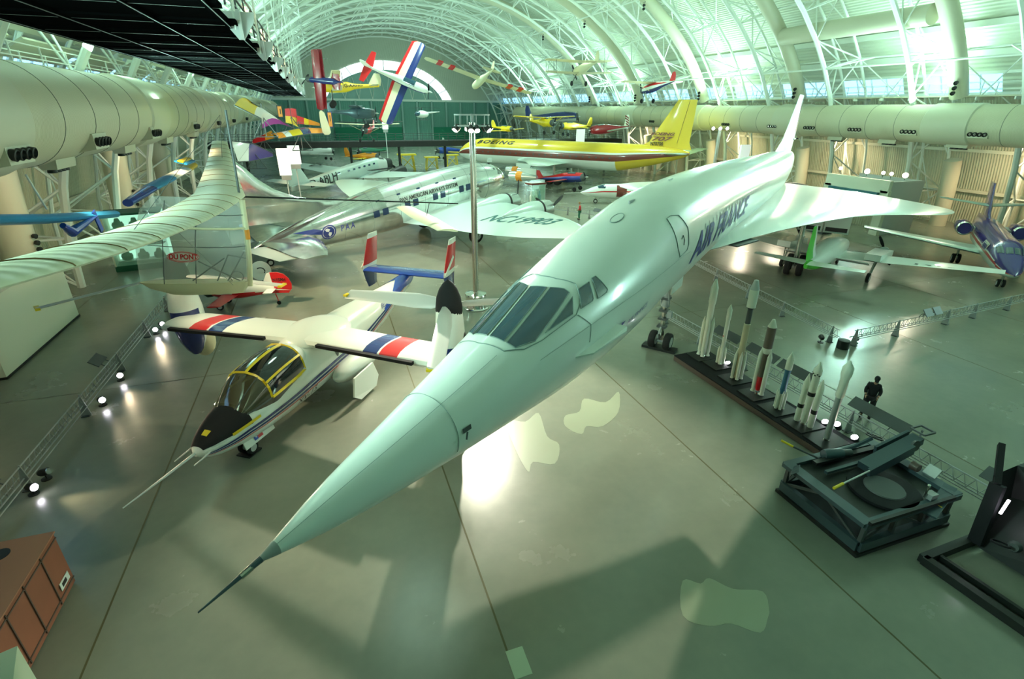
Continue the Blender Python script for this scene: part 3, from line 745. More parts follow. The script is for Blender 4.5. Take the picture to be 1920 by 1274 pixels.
# centre wing fairing and wings
b = MB(); b.ell((-5.35, 0, 2.28), (1.35, 1.05, .34), 'white_paint', 24, 12); b.build('wing_fairing', xv)
for sg in (1, -1):
    b = MB()
    Ys = [.3, 1.0, 2.0, 2.55, 3.05, 3.12, 3.75, 4.3, 4.75]
    secs = [(-4.25+.10*y*1.0-.0, y*sg, 2.35+.02*y, 1.62-.02*y, .21) for y in Ys]
    mm = ['white_paint', 'white_paint', 'white_paint', 'navy', 'white_paint', 'red', 'white_paint', 'white_paint']
    if sg < 0: mm = ['white_paint', 'white_paint', 'white_paint', 'navy', 'white_paint', 'red', 'white_paint', 'white_paint']
    b.loft([airfoil(*q) for q in secs], None, mf=lambda j, i: mm[j]); b.build('wing', xv)
    b = MB(); b.beam((-4.16+.1, .95*sg, 2.45), (-3.82+.1, 4.35*sg, 2.5), .13, .1, 'black_matte'); b.build('deicing_strip', xv, False)
    # nacelle standing upright
    nc = MB(); cx, cy = -5.05, 4.98*sg
    prof = [(.95, .14, .16), (1.15, .28, .30), (1.5, .40, .46), (2.1, .46, .60), (2.7, .44, .58), (3.2, .42, .48), (3.75, .39, .40)]
    rs = [[Vector((cx+ry*math.cos(2*PI*i/32), cy+rx*math.sin(2*PI*i/32), z)) for i in range(32)] for z, rx, ry in prof]
    nc.loft(rs, None, mf=lambda j, i: 'navy' if (j < 4 and (i <= 8 or i >= 23)) else 'white_paint')
    no = nc.build('engine_nacelle', xv)
    b = MB(); b.ell((cx-.35, cy, 1.3), (.42, .40, .6), 'cream_fabric', 20, 10); b.build('exhaust_cover', no)
    b = MB(); b.ell((cx-.1, cy+.30*sg, 2.75), (.22, .2, .32), 'black', 14, 8); b.build('intake', no)
    b = MB(); b.lathe([(.395, 3.5), (.40, 3.8), (.36, 4.1), (.27, 4.36), (.15, 4.54), (.01, 4.66)], 'black_matte', (cx, cy, 0), n=24)
    hub = b.build('rotor_spinner', no)
    azs = (-98, 17, 124) if sg > 0 else (-28, 100, -140)
    for az in azs:
        a = R(az); d = Vector((math.cos(a), math.sin(a), 0)); sd = Vector((-d.y, d.x, 0)); bl = MB(); rs = []; tq = 1 if sg > 0 else -.15
        for f, w_, tw, dz in ((.08, .10, -50, 0), (.14, .2, -48, 0), (.3, .25, -44, -.02), (.6, .23, -36, -.08), (1.0, .2, -28, -.2)):
            cc = Vector((cx, cy, 3.86+dz))+d*(3.75*f); e = sd*math.cos(R(tw*tq))+Vector((0, 0, 1))*math.sin(R(tw*tq)); g = d.cross(e)
            rs.append([cc+e*w_*(1 if sg > 0 else .6)*math.cos(q)+g*.035*math.sin(q) for q in [2*PI*i/10 for i in range(10)]])
        bl.loft(rs, None, mf=lambda j, i: 'light_grey'); bo = bl.build('rotor_blade', no)
        tp = MB(); cc = Vector((cx, cy, 3.86-.195))+d*3.72; tp.beam(cc-d*.06, cc+d*.06, .38, .06, 'yellow'); tp.build('blade_tip', no, False)
# engine cover pods and undercarriage
for sg in (1, -1):
    b = MB(); b.ell((-6.0, .98*sg, .95), (1.35, .42, .42), 'white_paint', 24, 12); g = b.build('gear_sponson', xv)
    wheel(g, (-5.9, 1.35*sg, .32), .30, .2)
    b = MB(); b.prism([(-4.9, 1.5*sg, .95), (-4.7, 1.55*sg, .35), (-5.0, 1.6*sg, .12), (-6.0, 1.6*sg, .12), (-6.3, 1.55*sg, .4), (-6.1, 1.5*sg, .98)], (0, .06*sg, 0), 'white_paint'); b.build('gear_door', g, False)
    b = MB(); b.ell((-6.15, .62*sg, 1.5), (.7, .3, .35), 'white_paint'); b.build('air_scoop', xv)
b = MB(); b.tube((-1.75, 0, 1.0), (-1.6, 0, .25), .06, 'steel'); b.tube((-1.75, 0, .8), (-2.4, 0, .75), .04, 'steel'); b.box((-1.7, 0, .55), (.3, .18, .2), 'brown_metal'); g = b.build('nose_gear', xv)
for dy in (-.14, .14): wheel(g, (-1.62, dy, .21), .2, .12)
b = MB(); b.box((-1.62, 0, .02), (.5, .45, .04), 'black'); b.build('drip_tray', g, False)
for sg in (1, -1):
    b = MB(); b.box((-1.75, .34*sg, .62), (1.15, .03, .34), 'white_paint', Matrix.Rotation(R(18*sg), 3, 'X')); o = b.build('gear_door', xv, False)
b = MB(); rt = Matrix.Rotation(R(18), 3, 'X')
b.box((-1.60, .372, .64), (.12, .02, .2), 'blue', rt); b.box((-1.76, .37, .69), (.2, .02, .1), 'white_paint', rt); b.box((-1.76, .382, .59), (.2, .02, .1), 'red', rt)
b.box((-1.60, .39, .64), (.05, .01, .05), 'white_paint', rt @ Matrix.Rotation(R(45), 3, 'Y')); b.build('flag_marking', xv, False)
b = MB(); b.box((-3.2, .25, .62), (1.6, .04, .2), 'white_paint'); b.build('long_gear_door', xv, False)
# H tail
b = MB(); wing(b, [(-11.7, -1.95, 2.42, 1.05, .16), (-11.7, 0, 2.42, 1.05, .16), (-11.7, 1.95, 2.42, 1.05, .16)], 'blue'); b.build('tailplane', xv)
for sg in (1, -1):
    zs = [(1.55, -12.05, .75), (1.95, -11.85, 1.0), (2.42, -11.7, 1.22), (2.62, -11.78, 1.22), (3.3, -12.12, 1.02), (3.72, -12.35, .88), (3.92, -12.45, .8)]
    ms = ['navy', 'navy', 'white_paint', 'red', 'red', 'white_paint']
    b = MB(); b.loft([airfoil(x, 1.97*sg, z, c, .1, vert=True) for z, x, c in zs], None, mf=lambda j, i: ms[j]); o = b.build('tail_fin', xv)
    b = MB()
    for z in (1.75, 1.88): b.beam((-11.9, 2.04*sg, z+.12), (-12.85, 2.03*sg, z-.1), .02, .03, 'white_paint')
    b.beam((-11.75, 2.05*sg, 2.5), (-12.7, 2.05*sg, 3.15), .03, .13, 'white_paint'); b.build('fin_stripe', o, False)
# ================================================================ SILVER FOUR-ENGINE AIRLINER
sl = thing('propeller_airliner', 'polished silver four-engine propeller airliner with a blue globe emblem', 'airplane', (15.97, 48.34, 0), (0, 0, R(22.65)), sc=1.04)
LF = Fus([0, .35, 1.1, 2.4, 4.5, 8, 12, 16, 19, 21.5, 22.65], [.08, .62, 1.12, 1.5, 1.72, 1.80, 1.74, 1.36, .9, .38, .08],
         [.08, .62, 1.1, 1.5, 1.76, 1.82, 1.76, 1.4, .98, .5, .12], [z+.37-2.02*q/22.65 for z, q in zip([4.0, 4.02, 4.1, 4.15, 4.1, 3.95, 3.72, 3.4, 3.12, 2.9, 2.8], [0, .35, 1.1, 2.4, 4.5, 8, 12, 16, 19, 21.5, 22.65])])
b = MB(); LF.mesh(b, 'alu', n=48, step=.4, mf=lambda s, t: 'alu_mirror' if (s > 13 or (200 > t > 165 or t > 190)) else 'alu'); b.build('fuselage', sl)
b = MB()
for q in (3, 5.2, 7.4, 9.6, 11.8, 14, 16.2, 18.4): LF.line(b, [(q, t) for t in range(70, 240, 10)], .008, 'alu_seam', k=1)
for t in (100, 120, 140): LF.line(b, [(2+1.5*i, t) for i in range(12)], .006, 'alu_seam', k=2)
b.build('skin_seams', sl)
for q in (5.1, 7.7, 10.25, 12.85):
    for d in (0, .72):
        b = MB(); LF.patch(b, [(q+d, 165), (q+d+.46, 165), (q+d+.46, 181), (q+d, 181)], 'window_dark', .02, 3); b.build('cabin_window', sl, fix=False)
for k in range(6):
    b = MB(); q = 4.6+1.75*k; LF.patch(b, [(q, 140), (q+.28, 140), (q+.28, 144), (q, 144)], 'window_dark', .02, 2); b.build('cabin_window', sl, fix=False)
for p in ([(.75, 100), (1.35, 104), (1.35, 118), (.72, 118)], [(.72, 121), (1.38, 121), (1.42, 136), (.75, 138)], [(.78, 141), (1.45, 139), (1.6, 153), (.9, 156)], [(.75, 80), (1.35, 76), (1.35, 62), (.72, 62)], [(1.75, 128), (1.95, 128), (1.95, 136), (1.75, 136)]):
    b = MB(); LF.poly(b, p, 'glass_black', .02); b.build('cockpit_window', sl, fix=False)
text_on(lambda u, v: LF.pt(9.1-u, 159-math.degrees(v/1.8), .02), 'PAN AMERICAN AIRWAYS SYSTEM', .44, 'lettering_black', sl, xs=.80, shear=.1, bold=.004, cuts=2)
text_on(lambda u, v: LF.pt(16.05-u, 184-math.degrees(v/1.4), .02), 'P A A', .62, 'lettering_blue', sl, xs=.7, cuts=2)
b = MB(); LF.poly(b, [(17.45+.52*math.cos(2*PI*i/24), 184+24*math.sin(2*PI*i/24)) for i in range(24)], 'navy', .02, k=1)
LF.poly(b, [(17.45+.43*math.cos(2*PI*i/24), 184+19.5*math.sin(2*PI*i/24)) for i in range(24)], 'light_grey', .03, k=1)
LF.poly(b, [(17.45+.40*math.cos(2*PI*i/24), 184+18*math.sin(2*PI*i/24)) for i in range(24)], 'navy', .04, k=1)
LF.poly(b, [(17.7, 172), (17.55, 170), (17.35, 175), (17.45, 182), (17.63, 179)], 'light_grey', .055, k=2)
LF.poly(b, [(17.43, 183), (17.25, 186), (17.3, 194), (17.4, 199), (17.5, 190)], 'light_grey', .055, k=2)
b.build('globe_emblem', sl, fix=False)
b = MB(); LF.poly(b, [(17.8, 172), (18.4, 158), (19.8, 146), (18.9, 170), (17.9, 186)], 'navy', .03, k=3); b.build('winged_stripe', sl, fix=False)
b = MB(); wing(b, [(-13.0, 0, 2.9, 9.4, .02), (-15.4, 0, 4.0, 7.1, .03), (-17.4, 0, 4.15, 5.3, .045), (-19.0, 0, 4.5, 3.9, .06), (-20.3, 0, 5.1, 2.9, .08), (-21.2, 0, 5.8, 2.2, .09), (-21.9, 0, 6.6, 1.6, .09), (-22.4, 0, 7.0, .9, .08)], 'alu_mirror', True, sub=2); b.build('tail_fin', sl)
b = MB(); b.tube((-22.55, .12, 3.2), (-22.7, .1, 6.3), .02, 'alu_seam'); b.build('rudder_hinge', sl)
for sg in (-1, 1):
    b = MB(); wing(b, [(-18.2, .3*sg, 1.7, 3.7, .12), (-18.5, 2.5*sg, 1.75, 3.2, .12), (-19.3, 5.2*sg, 1.8, 2.3, .11), (-19.9, 6.5*sg, 1.82, 1.4, .1)], 'alu_mirror'); o = b.build('tailplane', sl)
    b = MB(); wing(b, [(-21.8, 1.0*sg, 1.6, 1.5, .05), (-21.3, 5.6*sg, 1.7, 1.2, .05)], 'alu_dull'); b.build('elevator', sl)
    b = MB()
    secs = []
    for y, x, z, c, th in ((0, 3.6, 2.95, 8.2, .12), (2, 3.5, 2.95, 7.8, .11), (5, 3.6, 3.0, 7.2, .10), (8.6, 4.0, 3.05, 6.4, .10), (10.8, 4.5, 3.1, 5.6, .09), (13, 5.2, 3.15, 4.5, .09), (14.8, 6.1, 3.2, 3.2, .09), (16.2, 7.0, 3.2, 1.9, .09), (16.9, 7.8, 3.2, .8, .08)):
        secs.append([Vector((p.x, p.y, p.z-(-x-p.x)*.13)) for p in airfoil(-x, y*sg, z, c, th, 9)])
    b.loft(secs, 'alu_wing'); wo = b.build('wing', sl)
    if sg < 0: right_wing = wo
    for ey in (4.1, 8.4):
        x0 = -3.3-.10*ey+1.7; z0 = 3.0
        b = MB(); b.lathe([(.45, .0), (.68, .15), (.74, .6), (.72, 1.1)], 'alu', (x0, ey*sg, z0), (-1, 0, 0), 28); nb = b.build('engine_cowling', sl)
        b = MB(); b.lathe([(.735, 1.1), (.76, 1.12), (.76, 1.25), (.72, 1.28)], 'black', (x0, ey*sg, z0), (-1, 0, 0), 28, caps=False); b.build('cowl_gap', nb)
        b = MB(); b.lathe([(.72, 1.25), (.74, 1.9), (.6, 2.9), (.34, 4.0), (.05, 4.8)], 'alu_wing', (x0, ey*sg, z0), (-1, 0, 0), 28); b.build('nacelle', nb)
        prop(nb, (x0+.05, ey*sg, z0), (1, 0, 0), 1.75, 3, 'black', .17, 35 if ey < 5 else 80, 'steel', .18)
    b = MB(); b.tube((-6.9, 3.9*sg, 2.9), (-6.4, 3.9*sg, .75), .12, 'steel'); b.tube((-6.2, 3.55*sg, .75), (-6.2, 4.25*sg, .75), .08, 'steel'); g = b.build('main_gear', sl)
    wheel(g, (-6.3, 3.9*sg, .68), .66, .38)
def drop(o):
    me = o.data; bv = BVHTree.FromPolygons([v.co for v in me.vertices], [tuple(p.vertices) for p in me.polygons])
    def f(x, y, off=.02):
        h = bv.ray_cast(Vector((x, y, 50)), Vector((0, 0, -1)))
        return Vector((x, y, (h[0].z if h[0] else 3)+off))
    return f
dw = drop(right_wing)
text_on(lambda u, v: dw(-7.3+v*.95+.22*u, -u-10.1), 'NC19903', 2.0, 'lettering_teal', sl, xs=.74, shear=.3, bold=.025, cuts=3)
b = MB(); b.box((-1.6, 0, 6.0), (.5, .04, .35), 'alu'); b.build('roof_mast', sl, False)
b = MB(); b.tube((-21.3, 0, 1.0), (-21.4, 0, .35), .07, 'steel'); g = b.build('tail_gear', sl); wheel(g, (-21.4, 0, .25), .25, .16)

# ================================================================ YELLOW-TAILED JET AIRLINER
jl = thing('jet_airliner', 'long yellow, maroon and white jet airliner with tall yellow tail fin', 'airplane', (22.53, 92.41, 0), (0, 0, R(130.34)))
JF = Fus([0, .5, 1.5, 3.2, 6, 28, 32, 36, 38.2, 39], [.1, .6, 1.1, 1.6, 1.85, 1.85, 1.5, .85, .42, .18], [.1, .6, 1.15, 1.65, 1.95, 1.95, 1.6, .98, .5, .2], [3.6, 3.7, 3.9, 4.1, 4.2, 4.2, 4.5, 4.85, 5.05, 5.15])
def jm(s, t):
    a = math.degrees(math.asin(max(-1, min(1, math.sin(R(t))))))
    if a > 20: return 'plane_yellow'
    if a > 13: return 'white_paint'
    if a > -16: return 'maroon'
    return 'white_paint' if s < 29 else 'plane_yellow'
b = MB(); JF.mesh(b, 'white_paint', n=90, step=.5, mf=jm); b.build('fuselage', jl)
for k in range(22):
    b = MB(); q = 6+1.05*k; JF.patch(b, [(q, 1), (q+.25, 1), (q+.25, -5), (q, -5)], 'dark_grey', .015, 2); b.build('cabin_window', jl, fix=False)
text_on(lambda u, v: JF.pt(4.6+u, 46+math.degrees(v/1.9), .03), 'BOEING', .95, 'lettering_black', jl, xs=1.7, shear=.4, bold=.03, align='LEFT', cuts=1, spacing=1.25)
b = MB(); wing(b, [(-31.6, 0, 5.6, 7.6, .02), (-33.2, 0, 6.5, 5.6, .08), (-36.6, 0, 11.9, 2.5, .08)], 'plane_yellow', True); b.build('tail_fin', jl)
b = MB(); b.beam((-37.15, .17, 6.4), (-38.15, .10, 11.8), .02, .05, 'maroon'); b.build('rudder_line', jl, False)
for tx, sz, x, z, xs in (('BOEING', .5, -35.0, 7.55, 1.75), ('707', .75, -34.8, 6.9, 2.3), ('N70700', .62, -34.4, 6.25, .9)):
    text_on(lambda u, v, x=x, z=z: Vector((x-u+.0, .40-.06*(z-5.9), z+v)), tx, sz, 'lettering_black' if tx[0] == 'N' else 'maroon', jl, xs=xs, shear=.35 if tx[0] != 'N' else 0, bold=.02, cuts=0)
for sg in (1, -1):
    b = MB(); wing(b, [(-11.5, .5*sg, 3.0, 9.5, .11), (-16.5, 6*sg, 3.35, 5.8, .1), (-24.5, 19.5*sg, 4.4, 2.6, .09)], 'alu_wing'); b.build('wing', jl)
    for ey in (8.5, 14):
        x0 = -11.5-.70*ey+1.2; b = MB(); b.lathe([(.42, 0), (.55, .1), (.62, .8), (.56, 2.2), (.3, 4.2)], 'alu', (x0+1.6, ey*sg, 2.25), (-1, 0, 0), 24)
        b.box((x0-1.3, ey*sg, 2.9), (2.4, .12, .9), 'alu_wing'); e = b.build('jet_engine', jl)
        b = MB(); b.lathe([(.57, 1.2), (.645, 1.25), (.64, 2.0), (.57, 2.1)], 'orange', (x0+1.6, ey*sg, 2.25), (-1, 0, 0), 24, caps=False); b.lathe([(.40, -.01), (.05, .02)], 'black', (x0+1.6, ey*sg, 2.25), (-1, 0, 0), 20); b.build('engine_band', e)
    b = MB(); wing(b, [(-35.4, .3*sg, 5.0, 3.6, .1), (-38.6, 6.4*sg, 5.5, 1.6, .09)], 'alu_wing'); b.build('tailplane', jl)
    b = MB(); b.tube((-20, 3.3*sg, 3), (-20, 3.3*sg, .6), .2, 'steel'); g = b.build('main_gear', jl)
    for dx in (-.7, .7):
        for dy in (-.35, .35): wheel(g, (-20+dx, 3.3*sg+dy, .58), .58, .35, sub=False)
b = MB(); b.tube((-4.5, 0, 2.6), (-4.5, 0, .5), .15, 'steel'); g = b.build('nose_gear', jl)
for dy in (-.3, .3): wheel(g, (-4.5, dy, .45), .45, .28, sub=False)

# ================================================================ TRIMOTOR WITH CORRUGATED SKIN
tj = thing('trimotor_airliner', 'grey corrugated trimotor airliner with black cowling behind the silver airliner', 'airplane'); pose(tj, (9.06, 80.6, 0.05), 44.5, 3.6)
TF = Fus([0, .9, 1.6, 3, 6, 11, 15, 18.2], [.75, .78, .82, .86, .88, .72, .45, .1], [.75, .80, .95, 1.08, 1.05, .85, .6, .3], [3.1, 3.1, 3.2, 3.2, 3.15, 3.0, 2.85, 2.8], 3.2)
b = MB(); TF.mesh(b, 'alu_dull', n=32, step=.4, mf=lambda s, t: 'black' if s < 1.3 else ('light_grey' if s < 3.4 else 'alu_dull')); b.build('fuselage', tj)
prop(tj, (.25, 0, 3.1), (1, 0, 0), 1.45, 2, 'black', .15, 30)
for k in range(6):
    b = MB(); q = 3.9+1.0*k; TF.patch(b, [(q, 155), (q+.42, 155), (q+.42, 168), (q, 168)], 'window_dark', .02, 2); b.build('cabin_window', tj, fix=False)
b = MB(); TF.patch(b, [(10.6, 150), (11.1, 150), (11.1, 166), (10.6, 166)], 'window_dark', .02, 2); b.build('cabin_window', tj, fix=False)
b = MB(); TF.patch(b, [(1.7, 140), (2.6, 132), (2.6, 60), (1.7, 50)], 'glass_black', .02, 6); b.build('cockpit_window', tj, fix=False)
text_on(lambda u, v: TF.pt(13.4-u, 172-math.degrees(v/.8), .03), 'D-ABLH', 1.35, 'lettering_black', tj, xs=.95, bold=.03, cuts=1)
b = MB(); wing(b, [(-15.2, 0, 3.1, 3.2, .06), (-16.6, 0, 5.5, 1.9, .06)], 'alu_dull', True); b.build('tail_fin', tj)
for sg in (1, -1):
    b = MB(); wing(b, [(-2.6, .6*sg, 2.3, 5.0, .16), (-3.0, 3.2*sg, 2.45, 4.4, .15), (-5.0, 14.4*sg, 3.35, 2.0, .1)], 'alu_dull'); b.build('wing', tj)
    b = MB(); b.lathe([(.5, 0), (.68, .2), (.7, 1.2), (.5, 2.4), (.2, 3.4)], 'black', (-.9, 3.4*sg, 2.5), (-1, 0, 0), 24); e = b.build('engine_cowling', tj)
    prop(e, (-.8, 3.4*sg, 2.5), (1, 0, 0), 1.45, 2, 'black', .15, 60)
    b = MB(); wing(b, [(-15.4, .3*sg, 3.2, 2.4, .09), (-16.2, 4.9*sg, 3.3, 1.5, .09)], 'alu_dull'); b.build('tailplane', tj)
    b = MB(); b.tube((-3.2, 2.2*sg, 2.3), (-3.2, 2.4*sg, .6), .1, 'mid_grey'); g = b.build('main_gear', tj); wheel(g, (-3.2, 2.4*sg, .6), .6, .3)
    b = MB(); b.box((-3.8, 1.7*sg, 2.98), (4.6, .9, .05), 'black_matte', Matrix.Rotation(R(4), 3, 'Y')); b.build('black_walkway_stripe', tj, False)
text_on(lambda u, v: Vector((-5.1+v, -u-8.2, 2.95+.07*(u+1))), 'DLH', 2.3, 'lettering_black', tj, xs=1.0, bold=.03, cuts=0)
text_on(lambda u, v: Vector((-5.3+v, -u+8.6, 3.22-.0*u)), 'D-', 2.3, 'lettering_black', tj, bold=.03, cuts=0)

# ================================================================ PURPLE BUSINESS JET
bj = thing('business_jet', 'purple and white twin-engine business jet parked at the far right edge', 'airplane', (41.32, 19.99, 0), (0, 0, R(-142)), sc=1.0)
BF = Fus([-2.3, -2.0, -1.2, 0, 1.5, 4, 9, 12, 14.2], [.05, .25, .55, .82, .98, 1.0, .98, .6, .12], [.05, .22, .48, .8, 1.02, 1.05, 1.03, .66, .15], [1.35, 1.37, 1.45, 1.62, 1.8, 1.82, 1.9, 2.25, 2.6], 2.1)
def bm_(s, t):
    a = math.degrees(math.asin(max(-1, min(1, math.sin(R(t))))))
    if a > 8+ (0 if s > 0 else s*4): return 'purple'
    if a > 5+ (0 if s > 0 else s*4): return 'white_paint'
    if a > -6+ (0 if s > 0 else s*4): return 'red'
    return 'white_paint'
b = MB(); BF.mesh(b, 'purple', n=72, step=.3, mf=bm_); b.build('fuselage', bj)
for p in ([(-.35, 88), (-.30, 62), (.45, 66), (.4, 88)], [(-.35, 92), (-.30, 118), (.45, 114), (.4, 92)], [(-.2, 58), (.2, 36), (.9, 38), (.75, 60)], [(-.2, 122), (.2, 144), (.9, 142), (.75, 120)]):
    b = MB(); BF.poly(b, p, 'glass_dark', .02); b.build('cockpit_window', bj, fix=False)
b = MB(); wing(b, [(-9.6, 0, 2.8, 3.6, .08), (-10.6, 0, 3.3, 3.0, .09), (-12.6, 0, 5.35, 2.1, .09)], 'purple', True); b.build('tail_fin', bj)
for sg in (1, -1):
    b = MB(); wing(b, [(-4.0, .5*sg, 1.25, 3.2, .12), (-7.3, 8.1*sg, 1.7, 1.2, .1)], 'alu_wing'); b.build('wing', bj)
    b = MB(); b.lathe([(.42, .05), (.46, 0), (.52, .2), (.52, 1.5), (.35, 2.6)], 'purple', (-7.6, 1.65*sg, 2.35), (-1, 0, 0), 28); b.lathe([(.41, .06), (.2, .3)], 'black', (-7.6, 1.65*sg, 2.35), (-1, 0, 0), 24)
    b.box((-8.9, 1.2*sg, 2.35), (1.6, .5, .18), 'light_grey'); e = b.build('jet_engine', bj)
    b = MB(); b.lathe([(.415, .02), (.45, -.03), (.53, .12), (.525, .28)], 'chrome', (-7.6, 1.65*sg, 2.35), (-1, 0, 0), 28, caps=False); b.build('intake_lip', e)
    b = MB(); wing(b, [(-11.3, .1*sg, 3.7, 1.8, .09), (-12.6, 3.2*sg, 3.95, .9, .09)], 'alu_wing'); b.build('tailplane', bj)
    b = MB(); b.tube((-5.9, 1.8*sg, 1.3), (-5.9, 1.8*sg, .4), .09, 'steel'); g = b.build('main_gear', bj)
    for dy in (-.17, .17): wheel(g, (-5.9, 1.8*sg+dy, .36), .36, .2)
b = MB(); b.tube((0, 0, 1.1), (0, 0, .3), .08, 'steel'); g = b.build('nose_gear', bj)
for dy in (-.14, .14): wheel(g, (0, dy, .26), .26, .15)
b = MB(); BF.patch(b, [(2.0, 176), (3.6, 176), (3.6, 150), (2.0, 150)], 'white_board', .03, 4); b.build('cargo_door_panel', bj, fix=False)
text_on(lambda u, v: BF.pt(2.8-u, 163-math.degrees(v/1.0), .045), 'Federal', .42, 'lettering_blue', bj, bold=.01, cuts=1)
text_on(lambda u, v: BF.pt(2.8-u, 170-math.degrees(v/1.0), .045), 'Express', .36, 'lettering_blue', bj, bold=.01, cuts=1)

# ================================================================ GREEN-TAILED TWIN
gt = thing('twin_engine_airplane', 'white twin-propeller airplane with a green tail seen from behind', 'airplane', (28.32, 23.8, 0), (0, 0, R(27)))
# local x forward, nose about +9.5
GF = Fus([-9.2, -8.6, -7.2, -5, -3, -1, 0.3], [.12, .42, .68, .78, .70, .4, .12], [.12, .38, .65, .82, .72, .42, .2], [1.55, 1.55, 1.6, 1.65, 1.6, 1.5, 1.6], 2.4)
def gm(s, t):
    a = math.degrees(math.asin(max(-1, min(1, math.sin(R(t))))))
    return 'green' if (s > -3.4 and -58+18*(s+3)*.0 < a < -2-8*(-s)*1.2+6) or s > -.35 and a > -60 else 'white_paint'
b = MB(); GF.mesh(b, 'white_paint', n=60, step=.25, mf=gm); b.build('fuselage', gt)
b = MB(); wing(b, [(1.6, 0, 1.9, 2.1, .05), (.9, 0, 2.5, 1.7, .09), (.25, 0, 4.1, .85, .09)], 'white_paint', True, mf=lambda j, i: 'green' if (3 <= i <= 10) else 'white_paint'); b.build('tail_fin', gt)
b = MB(); GF.patch(b, [(-7.9, 60), (-7.9, 120), (-7.2, 125), (-7.2, 55)], 'glass_dark', .03); b.build('windscreen', gt, fix=False)
for sg in (1, -1):
    b = MB(); wing(b, [(6.9, .4*sg, 1.35, 2.6, .13), (6.6, 3.2*sg, 1.5, 2.2, .13), (5.6, 9.2*sg, 2.0, 1.1, .1)], 'white_paint'); wg = b.build('wing', gt)
    b = MB(); wing(b, [(.55, .1*sg, 1.75, 1.25, .09), (.15, 3.2*sg, 1.85, .65, .09)], 'white_paint'); b.build('tailplane', gt)
    b = MB(); b.prism([(7.9, (2.2)*sg, 1.3), (7.9, 3.3*sg, 1.3), (4.0, 3.2*sg, 1.62), (4.0, 2.3*sg, 1.62)], (0, 0, .42), 'white_paint'); b.lathe([(.35, 0), (.3, .3), (.1, .5)], 'light_grey', (7.8, 2.75*sg, 1.55), (1, 0, 0), 18); n_ = b.build('engine_nacelle', gt)
    b = MB(); b.box((6.2, 2.55*sg, 1.79), (.5, .3, .04), 'black'); b.box((6.2, 3.0*sg, 1.79), (.5, .3, .04), 'black'); b.build('cowl_opening', n_, False)
    prop(n_, (8.2, 2.75*sg, 1.55), (1, 0, 0), 1.1, 2, 'black_matte', .12, 60, 'light_grey', .14)
    b = MB(); b.tube((5.6, 2.75*sg, 1.4), (4.7, 2.75*sg, .4), .06, 'white_paint'); b.tube((5.2, 2.9*sg, 1.35), (4.8, 2.8*sg, .6), .04, 'steel'); g = b.build('main_gear', gt); wheel(g, (4.6, 2.75*sg, .33), .33, .2)
    b = MB(); b.box((4.3, 1.6*sg, 1.3), (.8, 2.0, .05), 'light_grey', Matrix.Rotation(R(20), 3, 'Y')); b.build('flap', gt, False)
b = MB(); b.tube((8.3, 0, 1.3), (8.4, 0, .3), .06, 'steel'); g = b.build('nose_gear', gt); wheel(g, (8.4, 0, .26), .26, .14)
text_on(lambda u, v: Vector((5.0+v, -u-6.6, 1.83+.07*u)), 'N1000', .95, 'lettering_black', gt, xs=1.3, bold=.02, cuts=0)
text_on(lambda u, v: Vector((5.0+v, -u+6.6, 1.83-.07*u)), 'N10', .95, 'lettering_black', gt, xs=1.3, bold=.02, cuts=0)

# ================================================================ SMALL WHITE JET
wj = thing('small_white_jet', 'small white business jet with red cheatline beyond the nose of the big airliner', 'airplane', (29.32, 58.41, 0), (0, 0, R(159)))
WF = Fus([0, .5, 1.6, 3, 5, 9, 12], [.05, .3, .62, .8, .82, .7, .1], [.05, .28, .6, .85, .88, .75, .15], [1.25, 1.25, 1.35, 1.45, 1.45, 1.5, 1.8])
b = MB(); WF.mesh(b, 'white_paint', n=40, step=.3, mf=lambda s, t: 'red' if 0 <= t < 9 or 351 <= t and s < 8 and t > 356 else 'white_paint'); b.build('fuselage', wj)
b = MB(); WF.poly(b, [(2.0, 78), (2.1, 40), (2.9, 30), (3.0, 50), (2.8, 78)], 'glass_dark', .02); b.build('windscreen', wj, fix=False)
b = MB(); WF.patch(b, [(4.3, 60), (5.5, 60), (5.5, -38), (4.3, -38)], 'maroon', .02); b.build('open_doorway', wj, fix=False)
for q in (6.3, 7.3):
    b = MB(); WF.patch(b, [(q, 42), (q+.5, 42), (q+.5, 20), (q, 20)], 'glass_dark', .02); b.build('cabin_window', wj, fix=False)
for sg in (1, -1):
    b = MB(); wing(b, [(-5.0, .5*sg, 1.0, 2.6, .12), (-6.2, 5.4*sg, 1.2, 1.4, .1)], 'white_paint'); b.build('wing', wj)
    b = MB(); b.lathe([(.05, 0), (.26, .6), (.28, 2.4), (.05, 3.6)], 'white_paint', (-4.2, 5.5*sg, 1.25), (-1, 0, 0), 20); b.build('tip_tank', wj)
    b = MB(); b.lathe([(.3, 0), (.38, .2), (.36, 1.4), (.25, 2.0)], 'white_paint', (-7.8, 1.25*sg, 1.95), (-1, 0, 0), 20); b.build('jet_engine', wj)
    b = MB(); wing(b, [(-12, .1*sg, 3.6, 1.4, .09), (-12.6, 2.2*sg, 3.6, .9, .09)], 'white_paint'); b.build('tailplane', wj)
    b = MB(); b.tube((-6.3, 1.2*sg, 1), (-6.3, 1.2*sg, .3), .07, 'steel'); g = b.build('main_gear', wj); wheel(g, (-6.3, 1.2*sg, .28), .28, .2)
b = MB(); wing(b, [(-9.6, 0, 1.9, 2.6, .09), (-11.6, 0, 3.7, 1.6, .09)], 'white_paint', True); b.build('tail_fin', wj)
b = MB(); b.tube((-1.9, 0, 1), (-1.9, 0, .3), .07, 'steel'); g = b.build('nose_gear', wj); wheel(g, (-1.9, 0, .26), .26, .16)
b = MB(); b.tube((-.1, 0, 1.25), (2.0, 0, 1.15), .02, 'white_paint'); b.build('nose_probe', wj)

